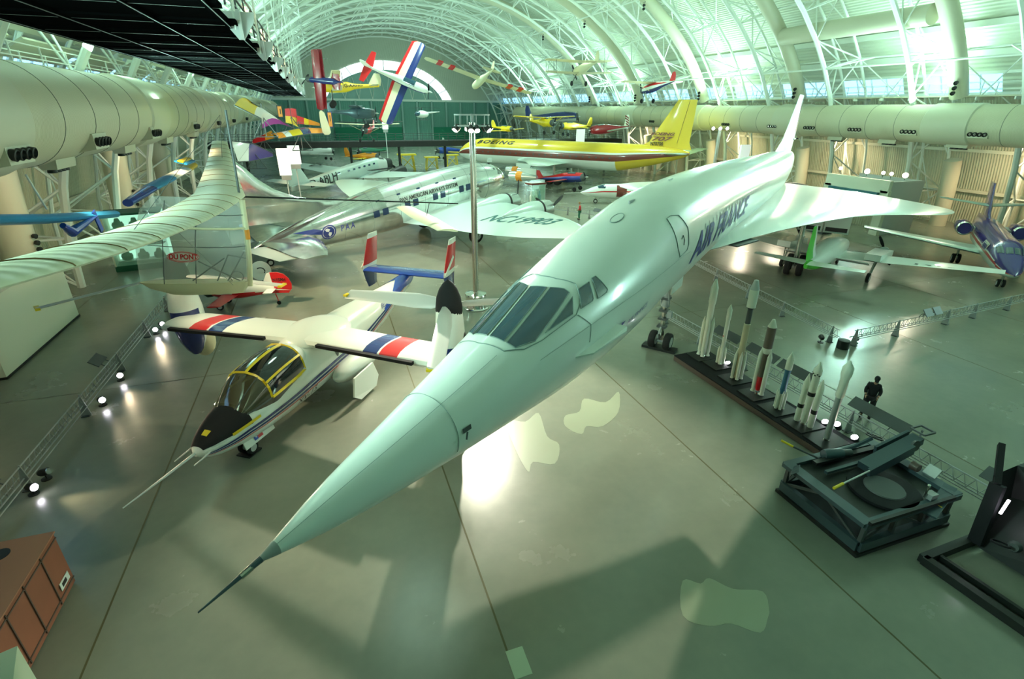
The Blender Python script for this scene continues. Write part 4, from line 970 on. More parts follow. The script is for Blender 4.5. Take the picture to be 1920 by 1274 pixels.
# ================================================================ HUMAN-POWERED AIRCRAFT
hp = thing('human_powered_aircraft', 'translucent cream human-powered aircraft with very long thin wings hanging at left', 'airplane'); pose(hp, (-2.85, 17.54, 8.11), 8.6, -6.8, .3)
def rib(x, y, z, c, th=.1, cam=.05):
    o = []
    for p in airfoil(x, y, z, c, th, 9): 
        t = (x-p.x)/c; o.append(Vector((p.x, p.y, p.z+cam*c*4*t*(1-t))))
    return o
for sg in (1, -1):
    ys = [0, 1.5, 3, 4.5, 6, 7.5, 9, 10.5, 12, 13.5, 14.6, 14.9]
    zo = (lambda y: .003*y*y) if sg > 0 else (lambda y: .033*y+.0041*y*y)
    xo = (lambda y: .5-.012*y) if sg > 0 else (lambda y: .5-.15*y)
    b = MB(); b.loft([rib(xo(y), y*sg, zo(y), (1.32-(.042 if sg > 0 else .056)*y) if y < 14.7 else .3, .12) for y in ys], 'wing_fabric'); wg = b.build('wing_panel', hp)
    for y in [1.2+1.35*k for k in range(10)]:
        b = MB(); b.path([(p.x, p.y, p.z+.004) for p in rib(xo(y)+.005, y*sg, zo(y), 1.33-(.042 if sg > 0 else .056)*y, .122)[:10]], .006, 'wood', n=4)
        b.build('wing_rib', wg)
    b = MB(); b.tube((.0, 0, 2.2), (xo(9)-.4, 9*sg, zo(9)+.05), .006, 'dark_grey', n=4); b.tube((0, 0, -2.8), (xo(7)-.4, 7*sg, zo(7)), .006, 'dark_grey', n=4); b.build('bracing_wire', hp)
b = MB(); b.tube((.35, 0, -.1), (.15, 0, 2.35), .035, 'dark_grey', n=8); b.build('kingpost', hp)
b = MB(); b.tube((.4, 0, -.02), (7.4, 0, .12), .028, 'black', rb=.02, n=8); b.tube((6.3, 0, .08), (6.2, 0, -.55), .012, 'black'); b.build('front_boom', hp)
b = MB(); b.loft([rib(6.6-.04*abs(y), y, -.45-.0*abs(y), .95-.10*abs(y), .1) for y in (-2.3, -1.6, -.8, 0, .8, 1.6, 2.3)], 'cream_fabric'); b.build('canard_wing', hp)
# translucent pod below the wing
b = MB(); zs = [(-.12, .35, 2.2, .06), (-.5, .42, 2.6, .22), (-1.2, .46, 2.85, .32), (-2.0, .48, 2.9, .34), (-2.65, .45, 2.85, .26)]
def podring(z, xf, c, w): return [Vector((xf-c*(1-math.cos(t))/2, w*math.sin(t), z)) for t in [2*PI*i/28 for i in range(28)]]
b.loft([podring(z, xf, c, w) for z, xf, c, w in zs], 'film', caps=False); pod = b.build('fuselage_film', hp)
b = MB(); b.loft([podring(z, xf, c, w) for z, xf, c, w in ((-2.62, .45, 2.9, .27), (-2.82, .40, 2.6, .25), (-3.02, .25, 1.9, .14))], 'cream_fabric'); b.build('keel_fairing', hp)
b = MB(); b.path([(.40, 0, -.1), (.46, 0, -1.2), (.48, 0, -2.0), (.45, 0, -2.8)], .085, 'cream_fabric', n=10); o = b.build('leading_edge_post', hp)
b = MB(); b.path([(.455, 0, -1.0), (.475, 0, -1.3)], .09, 'orange', n=10); b.build('orange_band', o)
b = MB()
for p, q in (((.3, 0, -2.7), (-.9, 0, -2.0)), ((-.2, 0, -2.7), (.35, 0, -1.7)), ((-.5, 0, -2.75), (-.1, 0, -1.8)), ((-.1, 0, -1.8), (.4, 0, -1.9)), ((-1.1, 0, -2.6), (-.2, 0, -1.9))): b.tube(p, q, .022, 'dark_grey', n=6)
b.lathe([(.17, -.02), (.19, -.02), (.19, .02), (.17, .02)], 'dark_grey', (.1, 0, -2.5), (0, 1, 0), 16, caps=False); b.build('pedal_frame', hp)
for z in (-.55, -.95, -1.5): b = MB(); b.path([(-2.1, -.10, z), (-1.6, -.27, z), (-.6, -.33, z), (.1, -.26, z), (.42, -.05, z)], .035 if z == -.95 else .012, 'cream_fabric' if z == -.95 else 'dark_grey', n=6); b.build('film_rib', hp)
for x in (-1.7, -.9): b = MB(); b.path([(x+.15, -.2, -.2), (x, -.32, -1.2), (x-.1, -.33, -2.6)], .012, 'dark_grey', n=5); b.build('film_rib', hp)
dv = MB(); P_c = None
def onpod(u, v): 
    x = -1.25+u; t = math.acos(max(-1, min(1, 1-2*(.48-x)/2.9))); return Vector((x, -(.36*math.sin(t)+.015), -1.78+v))
dv.add([onpod(.40*math.cos(2*PI*i/28), .15*math.sin(2*PI*i/28)) for i in range(28)], [tuple(range(28))], 'white_paint')
for a, c in ((.40, .15), (.36, .125)):
    dv.path([onpod(a*math.cos(2*PI*i/28), c*math.sin(2*PI*i/28)) for i in range(29)], .008, 'red', n=4)
dv.build('oval_emblem', hp, fix=False)
text_on(lambda u, v: onpod(u, v)+Vector((0, -.01, 0)), 'DU PONT', .21, 'red', hp, xs=.76, bold=.008, cuts=1)
# ================================================================ HANGING AND DISTANT AIRCRAFT
def small_plane(name, label, xyz, h, p, r, L=6.5, nose=3.0, span=9, wx=.8, wz=-.3, chord=1.4, dih=.04, body='white_paint', top=None, belly=None, wingm='white_paint', wmf=None,
                tailm='white_paint', finm=None, fr=.5, biplane=False, high=False, gear=True, engine='round', propb=2, canopy='glass_dark', stripe=None, stab=2.8, finh=1.1, cat='airplane', group=None, low_tail=0.15, wheels='white_paint'):
    t = thing(name, label, cat, group=group); pose(t, xyz, h, p, r)
    F = Fus([-nose, -nose+.25, -nose+1.0, -nose+2.4, L-nose-2.2, L-nose], [fr*.55, fr*.85, fr, fr*.95, fr*.5, .06], [fr*.6, fr*.9, fr*1.1, fr*1.15, fr*.55, .12], [0, 0, 0, .03, low_tail*.6, low_tail])
    def mf(s, th):
        a = math.sin(R(th))
        if stripe and abs(a+.1) < .35: return stripe
        if top and a > .35: return top
        if belly and a < -.3: return belly
        return body
    b = MB(); F.mesh(b, body, n=36, step=.3, mf=mf); b.build('fuselage', t)
    if canopy:
        b = MB(); F.patch(b, [(-nose+1.2, 130), (-nose+2.4, 125), (-nose+2.4, 55), (-nose+1.2, 50)], canopy, .05, 6); b.build('cockpit_canopy', t, fix=False)
    zz = [fr*1.1+.05 if high else wz]
    if biplane: zz = [fr*1.1+.45, -fr*.7]
    for k, z in enumerate(zz):
        b = MB(); ys = (-1, -.96, -.5, -.08, .08, .5, .96, 1)
        b.loft([airfoil(wx-(.0 if abs(y) < .97 else .25), y*span/2, z+dih*abs(y)*span/2, chord*(1-.18*abs(y)) if abs(y) < .97 else chord*.45, .12) for y in ys], None, mf=wmf or (lambda j, i: wingm)); b.build('upper_wing' if biplane and k == 0 else ('lower_wing' if biplane else 'wing'), t)
    if biplane:
        for sg in (1, -1):
            for dx in (.15, .95):
                b = MB(); b.tube((wx-dx, sg*span*.36, zz[1]), (wx-dx, sg*span*.36, zz[0]+.1), .035, 'dark_grey', n=6); b.build('strut', t)
    elif high:
        for sg in (1, -1):
            b = MB(); b.tube((wx-.4, sg*fr*.8, -fr*.6), (wx-.4, sg*span*.28, zz[0]), .035, wingm, n=6); b.build('strut', t)
    tx = nose-L
    b = MB(); wing(b, [(tx+.75, -stab/2, low_tail, .5, .09), (tx+1.05, 0, low_tail, .95, .09), (tx+.75, stab/2, low_tail, .5, .09)], tailm); b.build('tailplane', t)
    b = MB(); wing(b, [(tx+1.1, 0, low_tail, 1.25, .08), (tx+.7, 0, low_tail+finh*.6, .95, .08), (tx+.4, 0, low_tail+finh, .5, .08)], finm or tailm, True); b.build('tail_fin', t)
    if engine:
        b = MB(); b.lathe([(fr*.55, .1), (fr*.82, .02), (fr*.92, -.35), (fr*.9, -.6)] if engine == 'round' else [(.1, .15), (fr*.6, .0), (fr*.8, -.4)], body if engine != 'round' else 'dark_grey', (nose, 0, 0), (1, 0, 0), 20); e = b.build('engine_cowling', t)
        prop(e, (nose+.15, 0, 0), (1, 0, 0), .95, propb, 'black_matte', .1, 70, 'light_grey', .09)
    if gear:
        for sg in (1, -1):
            b = MB(); b.tube((nose-1.2, sg*.3, -fr*.6), (nose-1.15, sg*.95, -1.45), .045, 'dark_grey', n=6); g = b.build('main_gear', t); wheel(g, (nose-1.15, sg*1.0, -1.5), .3, .16, sub=False)
    return t, F
def stripes(i):
    return 'navy' if (i <= 2 or i >= 12) else ('red' if 5 <= i <= 9 else 'cream_fabric')
small_plane('aerobatic_airplane', 'white aerobatic airplane hanging steeply banked with red, white and blue striped wings', (8.0, 57.33, 13.15), -28.6, -19.3, 60.6, wingm='white_paint', wmf=lambda j, i: stripes(i), tailm='red', finm='white_paint', span=9.0, chord=1.75, L=6.8, nose=3.1, fr=.42, stripe='navy', stab=3.2, gear=False, finh=.8, wx=1.1, engine='slim', dih=.0)
t, F = small_plane('hanging_glider_airplane', 'cream long-winged aircraft with red patches hanging nose-down under the vault', (23.08, 79.94, 14.32), 100.1, -16.7, 14.6, wingm='cream_fabric', tailm='cream_fabric', body='cream_fabric', span=17, chord=1.2, L=6.6, nose=2.6, fr=.5, gear=False, engine=None, wmf=lambda j, i: 'cream_fabric', wz=.3)
for sg in (1, -1):
    for y in (4.6, 6.4):
        b = MB(); b.box((.1, sg*y, .3+.04*y), (1.15, .7, .2), 'red'); b.build('red_patch', t, False)
small_plane('cream_biplane', 'cream biplane hanging high under the vault with two black wheels', (32.29, 65.76, 15.23), 89.5, -6.3, -.5, body='cream_fabric', wingm='cream_fabric', tailm='cream_fabric', span=9.2, biplane=True, L=6.4, nose=2.3, fr=.5, wx=1.6)
small_plane('red_white_blue_airplane', 'red, white and blue high-wing airplane with wheel pants hanging near the right clerestory', (44.07, 67.56, 13.38), 95, -7.5, -.8, body='white_paint', top='red', belly='navy', wingm='cream_fabric', tailm='white_paint', finm='red', span=10, high=True, L=6.6, nose=2.4, fr=.5)
t, F = small_plane('yellow_biplane', 'yellow biplane with black registration letters hanging below the banked airplane', (3.0, 58, 12.35), 182, -1, 4, body='plane_yellow', top='plane_yellow', belly='yellow', wingm='cream_fabric', tailm='cream_fabric', finm='cream_fabric', span=6.8, biplane=True, L=5.8, nose=2.6, fr=.42, wx=1.4, chord=1.0)
text_on(lambda u, v: F.pt(.7+u, 8+math.degrees(v/.45), .03), 'G-AAHO', .42, 'lettering_black', t, xs=1.1, bold=.01, cuts=1)
small_plane('dark_red_biplane', 'dark red biplane with a blue nose hanging on its side by the walkway end', (.7, 51, 12.6), 160, 4, 84, body='navy', wingm='dark_red', tailm='dark_red', span=4.6, biplane=True, L=2.9, nose=1.2, fr=.26, wx=.6, chord=.7, stab=1.2, finh=.5, gear=False)
small_plane('grey_seaplane', 'blue-grey single-wheel airplane hanging beyond the yellow biplane', (4.6, 75, 9.9), -8, 0, 0, body='gun_grey', wingm='gun_grey', tailm='gun_grey', span=9, high=True, L=5.6, nose=2.5, fr=.6, canopy='glass_dark')
small_plane('red_nosed_airplane', 'white high-wing airplane with a red nose on the bridge level', (6.9, 85, 7.6), -110, 0, 0, body='red', wingm='cream_fabric', tailm='white_paint', finm='red', span=9.5, high=True, L=6.0, nose=2.4, fr=.55)
t, F = small_plane('navy_fighter', 'dark blue and white piston fighter with folded-looking yellow band beyond the bridge', (40.4, 92, 9.3), -8, 2, 0, body='navy', belly='light_grey', wingm='navy', tailm='navy', span=11, L=9.4, nose=4.0, fr=.75, chord=2.2, finh=1.9, canopy='glass_dark', gear=False)
t['label'] = 'dark blue fighter airplane with grey belly behind a long yellow wing'
small_plane('yellow_highwing_airplane', 'yellow high-wing light airplane in front of the dark blue fighter', (35.2, 85, 8.6), -75, 0, 0, body='yellow', wingm='plane_yellow', tailm='plane_yellow', span=12.4, high=True, L=6.5, nose=2.6, fr=.6, chord=1.7)
small_plane('yellow_green_glider', 'low yellow-winged airplane behind the dark bridge rail', (29, 87, 7.6), -65, 0, 2, body='yellow', wingm='plane_yellow', tailm='yellow', span=8, L=5, nose=2, fr=.4, gear=False)
t, F = small_plane('red_warplane', 'glossy dark red warplane with striped rudder above the bridge', (44.5, 80, 7.7), 192, -2, 6, body='dark_red', wingm='light_grey', tailm='dark_red', finm='white_paint', span=9, L=8.0, nose=3.6, fr=.65, chord=1.8, finh=1.9, gear=False, engine='slim', canopy='glass_dark')
for k in range(4):
    b = MB(); b.box((-4.05, 0, .55+.38*k), (.8, .16, .14), 'dark_red', Matrix.Rotation(R(-30), 3, 'Y')); b.build('rudder_stripe', t, False)
# low radial biplane under the yellow airliner
t, F = small_plane('radial_engine_biplane', 'red and blue radial-engine airplane under the wing of the yellow jet airliner', (31.6, 68.5, 1.75), -50, 6, 0, body='blue', belly='navy', top='red', wingm='red', tailm='red', span=9.5, L=7.4, nose=3.2, fr=.6, chord=1.6, wz=-.2, wmf=lambda j, i: 'purple' if i > 8 else 'red', propb=3)
# small red and white airplane on the floor at left
t = thing('small_red_airplane', 'small white airplane with a big rounded red rudder standing behind the tiltrotor', 'airplane', (-3.6, 31.0, 0), (0, 0, R(168)), sc=1.0)
RF = Fus([0, .4, 1.2, 2.4, 3.4], [.3, .42, .45, .28, .08], [.32, .45, .52, .36, .2], [1.0, 1.0, 1.0, .98, .95])
b = MB(); RF.mesh(b, 'white_paint', n=36, step=.2, mf=lambda s, th: 'red' if math.sin(R(th)) < -.25-.12*math.sin(s*2.6) else 'white_paint'); b.v = [(x+3.4, y, z) for x, y, z in b.v]; b.build('fuselage', t)
b = MB(); b.prism([(.35, -.03, .72), (-.75, -.03, .72), (-.95, -.03, .95), (-.98, -.03, 1.25), (-.85, -.03, 1.6), (-.6, -.03, 1.85), (-.3, -.03, 1.95), (.12, -.03, 1.95), (.05, -.03, 1.2)], (0, .06, 0), 'red'); b.build('rudder', t, False)
b = MB(); b.prism([(.05, -.035, 1.2), (.12, -.035, 1.95), (.3, -.035, 1.9), (.6, -.035, 1.3)], (0, .07, 0), 'white_paint'); b.prism([(.4, -.04, .92), (-.9, -.04, .88), (.4, -.04, 1.02)], (0, .08, 0), 'white_paint'); b.build('tail_fin', t, False)
text_on(lambda u, v: Vector((-.35-u, .045, 1.5+v)), 'N15P01', .26, 'lettering_black', t, xs=.85, bold=.004, cuts=0)
for sg in (1, -1):
    b = MB(); wing(b, [(2.8, .35*sg, .8, .95, .12), (2.7, 2.6*sg, .9, .7, .11)], 'red'); b.build('wing', t)
    b = MB(); b.tube((2.8, .3*sg, .8), (2.9, .6*sg, .25), .03, 'dark_grey'); g = b.build('main_gear', t); wheel(g, (2.9, .62*sg, .2), .2, .12)
b = MB(); wing(b, [(.4, -.9, 1.0, .5, .08), (.4, .9, 1.0, .5, .08)], 'white_paint'); b.build('tailplane', t)
b = MB(); b.lathe([(.36, 0), (.4, .3), (.3, .45)], 'black', (3.35, 0, 1.0), (1, 0, 0), 20); e = b.build('engine_cowling', t); prop(e, (3.85, 0, 1.0), (1, 0, 0), .8, 2, 'wood', .08, 40)
b = MB(); b.tube((0, 0, .7), (-.1, 0, .2), .03, 'red'); g = b.build('tail_gear', t); wheel(g, (-.1, 0, .12), .12, .08, sub=False)
# white helicopter on a post beyond the bridge
t = thing('white_helicopter', 'white helicopter hanging in front of the far end wall', 'helicopter', (15.6, 88, 9.7), (0, 0, R(200)), sc=.62)
b = MB(); b.ell((0, 0, 0), (1.9, .9, .9), 'white_paint', 20, 10); b.build('cabin', t)
b = MB(); b.ell((1.1, 0, .1), (.9, .8, .65), 'glass_dark', 18, 8); b.build('windscreen', t)
b = MB(); b.tube((-1.4, 0, .3), (-5.2, 0, .6), .28, 'light_grey', rb=.1); b.build('tail_boom', t)
b = MB(); b.tube((0, 0, .8), (0, 0, 1.6), .09, 'dark_grey'); hb = b.build('rotor_mast', t)
for a in (20, 140, 260):
    b = MB(); b.beam((0, 0, 1.6), (4.6*math.cos(R(a)), 4.6*math.sin(R(a)), 1.45), .22, .04, 'dark_grey'); b.build('rotor_blade', hb, False)
for sg in (1, -1):
    b = MB(); b.tube((1.4, .8*sg, -1.3), (-1.4, .8*sg, -1.3), .05, 'dark_grey'); b.tube((.6, .8*sg, -1.3), (.5, .4*sg, -.7), .04, 'dark_grey'); b.tube((-.8, .8*sg, -1.3), (-.7, .4*sg, -.7), .04, 'dark_grey'); b.build('skid', t)

# ---------------- colourful hang gliders and ultralights by the left duct
def sail(t, e1, e2, cols, name='sail', cuts=(0,), billow=.35):
    # two 3-D edge polylines -> billowed sail split in bands of colour; each band a mesh
    n = len(e1); e1 = [Vector(p) for p in e1]; e2 = [Vector(p) for p in e2]
    def at(E, u):
        x = u*(len(E)-1); i = min(int(x), len(E)-2); return E[i].lerp(E[i+1], x-i)
    for k, (u0, u1, m_) in enumerate(cols):
        b = MB(); vs = []; N = 6
        for i in range(N+1):
            u = u0+(u1-u0)*i/N; p, q = at(e1, u), at(e2, u)
            for j in range(N+1):
                v = j/N; vs.append(p.lerp(q, v)+Vector((0, 0, billow*math.sin(PI*v))))
        A = [(i*(N+1)+j, (i+1)*(N+1)+j, (i+1)*(N+1)+j+1, i*(N+1)+j+1) for i in range(N) for j in range(N)]
        b.add(vs, A, m_); vs2 = [v-Vector((0, 0, .03)) for v in vs]; b.add(vs2, [tuple(reversed(f)) for f in A], m_)
        b.build(name, t, fix=False)
def glider(label, e1, e2, cols, base, name='hang_glider', billow=.35, frame=True):
    t = thing(name, label, 'hang glider', base); B = Vector(base)
    E1 = [Vector(p)-B for p in e1]; E2 = [Vector(p)-B for p in e2]
    sail(t, E1, E2, cols, billow=billow)
    if frame:
        b = MB(); b.path(E1, .04, 'dark_grey'); b.path(E2, .04, 'dark_grey'); b.build('wing_spar', t)
        c = (E1[0]+E1[-1]+E2[0]+E2[-1])/4
        b = MB(); b.tube(c+Vector((0, 0, .9)), c+Vector((0, 0, -1.3)), .03, 'dark_grey'); b.tube(c+Vector((-.8, 0, -1.3)), c+Vector((.8, 0, -1.3)), .03, 'dark_grey')
        b.tube(c+Vector((-.8, 0, -1.3)), c, .03, 'dark_grey'); b.tube(c+Vector((.8, 0, -1.3)), c, .03, 'dark_grey'); b.build('control_frame', t)
        b = MB()
        for q in (E1[0], E1[-1], E2[0], E2[-1]): b.tube(c+Vector((0, 0, .9)), q, .008, 'dark_grey', n=4)
        b.build('rigging_wire', t)
    return t
glider('large hang glider with yellow, white and purple sail beside the left duct', [(-4.7, 38, 10.6), (-3.7, 42, 9.8), (-4.0, 45, 9.1)], [(-4.0, 41, 10.8), (-3.5, 45, 10.2), (-2.0, 50, 8.9)],
       [(0, .36, 'yellow'), (.36, .78, 'white_paint'), (.78, 1, 'magenta')], (-3.8, 44, 10))
glider('white-tipped purple and navy ultralight wing near the silver airliner tail fin', [(-7.2, 51.5, 7.9), (-5.6, 52.5, 7.6), (-4.3, 54, 6.7)], [(-6.8, 50.5, 6.3), (-6.0, 52, 6.2), (-4.3, 54, 6.4)],
       [(0, .42, 'white_paint'), (.42, 1, 'purple')], (-5.6, 52, 7.2), billow=.2, name='ultralight_wing')
glider('red and yellow hang glider low beside the left duct', [(-6.0, 55, 7.4), (-4.0, 55, 7.9)], [(-5.6, 56, 7.6), (-4.4, 57, 8.4)], [(0, .6, 'red'), (.6, 1, 'orange')], (-5, 55.5, 7.8))
glider('orange hang glider with a fading red top behind the purple sail', [(-2.6, 50, 9.4), (-2.5, 50, 10.4)], [(-1.6, 50.3, 9.0), (-1.6, 50.3, 10.4)], [(0, .5, 'yellow'), (.5, 1, 'red')], (-2, 50, 9.8), billow=.05)
glider('rainbow striped ultralight wing ending in an orange panel', [(-3.6, 47, 8.6), (-1.2, 49, 9.0), (.3, 50, 8.9)], [(-3.0, 46, 8.3), (-.8, 47, 8.6), (.3, 50, 8.5)], [(0, .12, 'orange'), (.12, .22, 'white_paint'), (.22, .4, 'yellow'), (.4, .58, 'navy'), (.58, 1, 'orange')], (-1.5, 48.5, 8.7), billow=.15, name='ultralight_wing')
glider('yellow and orange ultralight tail panel next to the white oval fin', [(-1.6, 50, 9.9), (0.1, 51, 9.3)], [(-1.7, 50, 9.3), (0.1, 51, 9.1)], [(0, .3, 'red'), (.3, .5, 'yellow'), (.5, 1, 'orange')], (-.8, 50.5, 9.4), billow=.05, name='ultralight_wing', frame=False)
t = thing('white_oval_fin', 'cream oval fin standing upright beside the orange ultralight wing', 'tail fin', (.45, 49.5, 8.6))
b = MB(); b.prism([(-.28, 0, 1.6), (-.1, 0, 1.72), (.12, 0, 1.55), (.42, 0, .4), (.46, 0, 0), (.3, 0, -.18), (-.05, 0, -.2), (-.22, 0, 0), (-.3, 0, .9)], (0, .12, 0), 'cream_fabric'); b.build('fin_panel', t, False)
b = MB(); b.box((.52, .3, 1.0), (.28, .05, 1.1), 'orange'); b.box((.52, .34, 1.0), (.4, .04, 1.25), 'navy'); b.box((.54, .27, 1.1), (.06, .02, .5), 'black'); b.build('orange_panel', t, False)
t = thing('winglet_panel', 'black-framed yellow winglet panel standing above the purple sail', 'sign', (-2.85, 49.6, 10.2))
b = MB(); b.box((0, 0, 0), (.42, .05, .95), 'black'); b.box((0, -.04, 0), (.3, .04, .78), 'orange'); b.box((.03, -.07, 0), (.07, .02, .4), 'black'); b.build('panel', t, False)
# blue ultralights
def bluewing(label, pts, chord, z_th, cols, base):
    t = thing('blue_ultralight', label, 'ultralight airplane', base); B = Vector(base)
    P = [Vector(p)-B for p in pts]
    b = MB(); rs = []
    d0 = (P[-1]-P[0]).normalized(); sd = d0.cross(Vector((0, 0, 1))).normalized()
    for i, p in enumerate(P):
        c = chord*(1 if 0 < i < len(P)-1 else .5)
        rs.append([p+sd*(c*(.5-(1-math.cos(q))/2))+Vector((0, 0, z_th*math.sin(q))) for q in [2*PI*k/14 for k in range(14)]])
    b.loft(rs, None, mf=lambda j, i: cols[min(j, len(cols)-1)] if i not in (6, 7) else 'yellow'); b.build('wing', t)
    return t
t = bluewing('blue long-winged ultralight hanging over the left wall block', [(-10.9, 18, 7.45), (-11.1, 22, 7.0), (-11.0, 26, 6.3), (-11.2, 30, 5.7), (-11.3, 34.3, 5.05)], 1.1, .2, ['sky_blue'], (-11, 26, 6.4))
b = MB(); b.path([(.3, .6, -.5), (.3, 1.2, -.9), (.3, 4.2, -.75)], [.12, .22, .06], 'blue', n=10); b.build('fuselage', t)
b = MB(); b.beam((.3, 4.0, -.5), (.3, 4.3, -1.5), .06, .35, 'blue', (0, 1, 0)); b.build('tail_fin', t, False)
b = MB(); b.tube((0, .5, .2), (-.2, .3, 1.6), .04, 'steel_white'); b.build('kingpost', t)
t = bluewing('blue, white and yellow ultralight hanging beyond the white support column', [(-11.2, 36.5, 5.3), (-11.2, 41, 5.5), (-11.1, 46, 5.6), (-11.0, 51, 5.7), (-11, 55, 5.7)], 1.1, .22, ['blue', 'sky_blue', 'white_paint', 'yellow'], (-11, 45, 5.5))
b = MB(); b.box((.2, 6, .9), (.9, 3.2, .12), 'sky_blue', Matrix.Rotation(R(18), 3, 'Y')); b.box((.2, 6, 1.0), (.4, 3.3, .1), 'yellow', Matrix.Rotation(R(18), 3, 'Y')); b.build('tailplane', t, False)

# ================================================================ STEEL LIGHT POLE
t = thing('light_pole', 'tall steel pole with a ring of floodlights standing on a chrome drum', 'light pole', (7.25, 26.9, 0))
b = MB(); b.lathe([(.64, 0), (.66, .04), (.62, .08), (.60, .12), (.60, .78), (.63, .82), (.60, .9), (.3, .98), (.17, .99)], 'chrome', n=36); b.build('base_drum', t)
b = MB(); b.lathe([(.155, .9), (.155, 9.9)], 'steel', n=20); po = b.build('pole', t)
b = MB()
for k in range(90): b.box((.17, 0, 1.2+k*.09), (.05, .05, .03), 'steel')
so = b.build('toothed_strip', po, False); so['kind'] = 'stuff'
b = MB(); 
for z in (9.75, 10.25): b.lathe([(.85, z-.03), (.89, z-.03), (.89, z+.03), (.85, z+.03)], 'mid_grey', n=30, caps=False)
for a in range(0, 360, 60): b.tube((0, 0, 9.75), (.87*math.cos(R(a)), .87*math.sin(R(a)), 9.75), .03, 'mid_grey'); b.tube((.87*math.cos(R(a)), .87*math.sin(R(a)), 9.75), (.87*math.cos(R(a)), .87*math.sin(R(a)), 10.25), .025, 'mid_grey')
b.tube((0, 0, 9.7), (0, 0, 10.3), .07, 'mid_grey'); b.build('lamp_ring', t)
for k, a in enumerate((-165, -108, -90, -45, -20, 30, 90, 150)):
    b = MB(); c = Vector((.87*math.cos(R(a)), .87*math.sin(R(a)), 9.62)); ax = Vector((math.cos(R(a)), math.sin(R(a)), -.9)).normalized()
    b.lathe([(.10, -.2), (.14, -.1), (.15, .12)], 'black', c, ax, 16); l = b.build('floodlight', t)
    g = MB(); g.lathe([(.13, .10), (.12, .135)], 'lamp_on', c, ax, 16); g.build('lens', l)
# second mast far right
t = thing('lamp_mast', 'slim grey mast with a row of lit floodlights in front of the right duct', 'light pole', (44.5, 53.5, 0))
b = MB(); b.tube((0, 0, 0), (0, 0, 8.6), .1, 'light_grey'); b.tube((.25, 0, 0), (.25, 0, 8.6), .05, 'light_grey'); b.tube((-1.2, 0, 8.6), (1.2, 0, 8.6), .05, 'dark_grey'); b.build('mast', t)
for x in (-1.0, 0, 1.0):
    b = MB(); b.lathe([(.14, -.2), (.2, .1)], 'black', (x, -.1, 8.7), (-.3, -1, -.3), 14); l = b.build('floodlight', t)
    g = MB(); g.lathe([(.18, .08), (.17, .14)], 'lamp_on', (x, -.1, 8.7), (-.3, -1, -.3), 14); g.build('lens', l)
# ================================================================ FLOOR-STANDING OBJECTS
# white partition block, display case, crates
t = thing('white_partition', 'low cream partition block standing against the left wall', 'wall block', (-16.6, 28.6, 0))
b = MB(); b.box((0, 0, 1.6), (5.8, 7.6, 3.2), 'white_board'); b.build('block', t, False)
b = MB(); b.box((0, 0, .05), (5.86, 7.66, .1), 'black'); b.build('plinth', t, False)
t = thing('display_case', 'green-lit glass display case full of machine parts by the left column', 'display case', (-13.0, 42.6, 0), (0, 0, R(10)))
b = MB(); b.box((0, 0, .2), (3.4, 2.2, .4), 'dark_green'); b.build('base', t, False)
b = MB(); b.box((0, 1.05, 2.1), (3.4, .1, 3.5), 'case_light'); b.box((-1.65, 0, 2.1), (.1, 2.2, 3.5), 'white_board'); b.build('back_panel', t, False)
b = MB(); b.box((0, 0, 3.85), (3.4, 2.2, .12), 'dark_green'); b.build('case_top', t, False)
b = MB(); b.box((.02, -1.05, 2.1), (3.3, .04, 3.4), 'case_glass'); b.build('front_glass', t, False)
random.seed(4)
for k in range(9):
    e = thing('machine_part', 'dark machine part inside the green-lit case, shelf %s, %s' % (['low', 'middle', 'high'][k//3], ['left', 'centre', 'right'][k % 3]), 'engine part', (-13.0+(-1+k % 3)*1.0, 42.5, .55+1.1*(k//3)), group='machine parts in the green case')
    b = MB(); b.lathe([(.1, 0), (.32, .05), (.36, .3), (.2, .45), (.12, .7)], 'dark_green', n=14); b.build('body', e)
    b = MB(); b.lathe([(.14, -.3), (.16, .3)], 'dark_grey', (0, 0, .3), (1, .3*random.random(), 0), 10); b.build('shaft', e)
    b = MB(); b.box((0, 0, -.04), (.95, .7, .06), 'light_grey'); b.build('shelf_plate', e, False)
t = thing('brown_crate', 'rust-brown shipping crate with a round dark hole on its lid', 'crate', (-8.2, 10.35, 0))
b = MB(); b.box((0, 0, .80), (2.5, 2.95, 1.5), 'rust'); b.build('box', t, False)
b = MB(); b.box((0, 0, .03), (2.4, 2.85, .06), 'black'); b.build('skid_base', t, False)
b = MB(); b.box((0, 0, 1.565), (2.56, 3.01, .03), 'rust_light'); lid = b.build('lid', t, False)
b = MB(); b.lathe([(.19, 0), (.19, .012)], 'black', (.45, 1.05, 1.578), n=24); b.build('round_hole', lid)
for y in (-.7, .0, .75):
    b = MB(); b.box((1.262, y, .8), (.02, .03, 1.4), 'brown_metal'); b.build('side_seam', t, False)
b = MB(); b.box((1.27, 1.12, .42), (.012, .42, .20), 'white_paint'); b.box((1.278, 1.09, .42), (.008, .2, .1), 'black'); b.build('label_plate', t, False)
for z in (.2, 1.42):
    b = MB(); b.box((1.262, 0, z), (.02, 2.95, .03), 'brown_metal'); b.build('edge_strip', t, False)
t = thing('green_crate', 'pale green equipment box with a slotted vent in the bottom-left corner', 'crate', (-6.75, 7.45, 0), (0, 0, R(18)))
b = MB(); b.box((0, 0, .75), (1.5, 2.4, 1.5), 'crate_green'); b.build('box', t, False)
b = MB(); b.box((-.55, .75, 1.505), (.35, .6, .02), 'dark_green'); b.build('handle_recess', t, False)
for k in range(4):
    b = MB(); b.box((.756, .1+.09*k, 1.2), (.01, .045, .2), 'dark_green'); b.build('vent_slot', t, False)

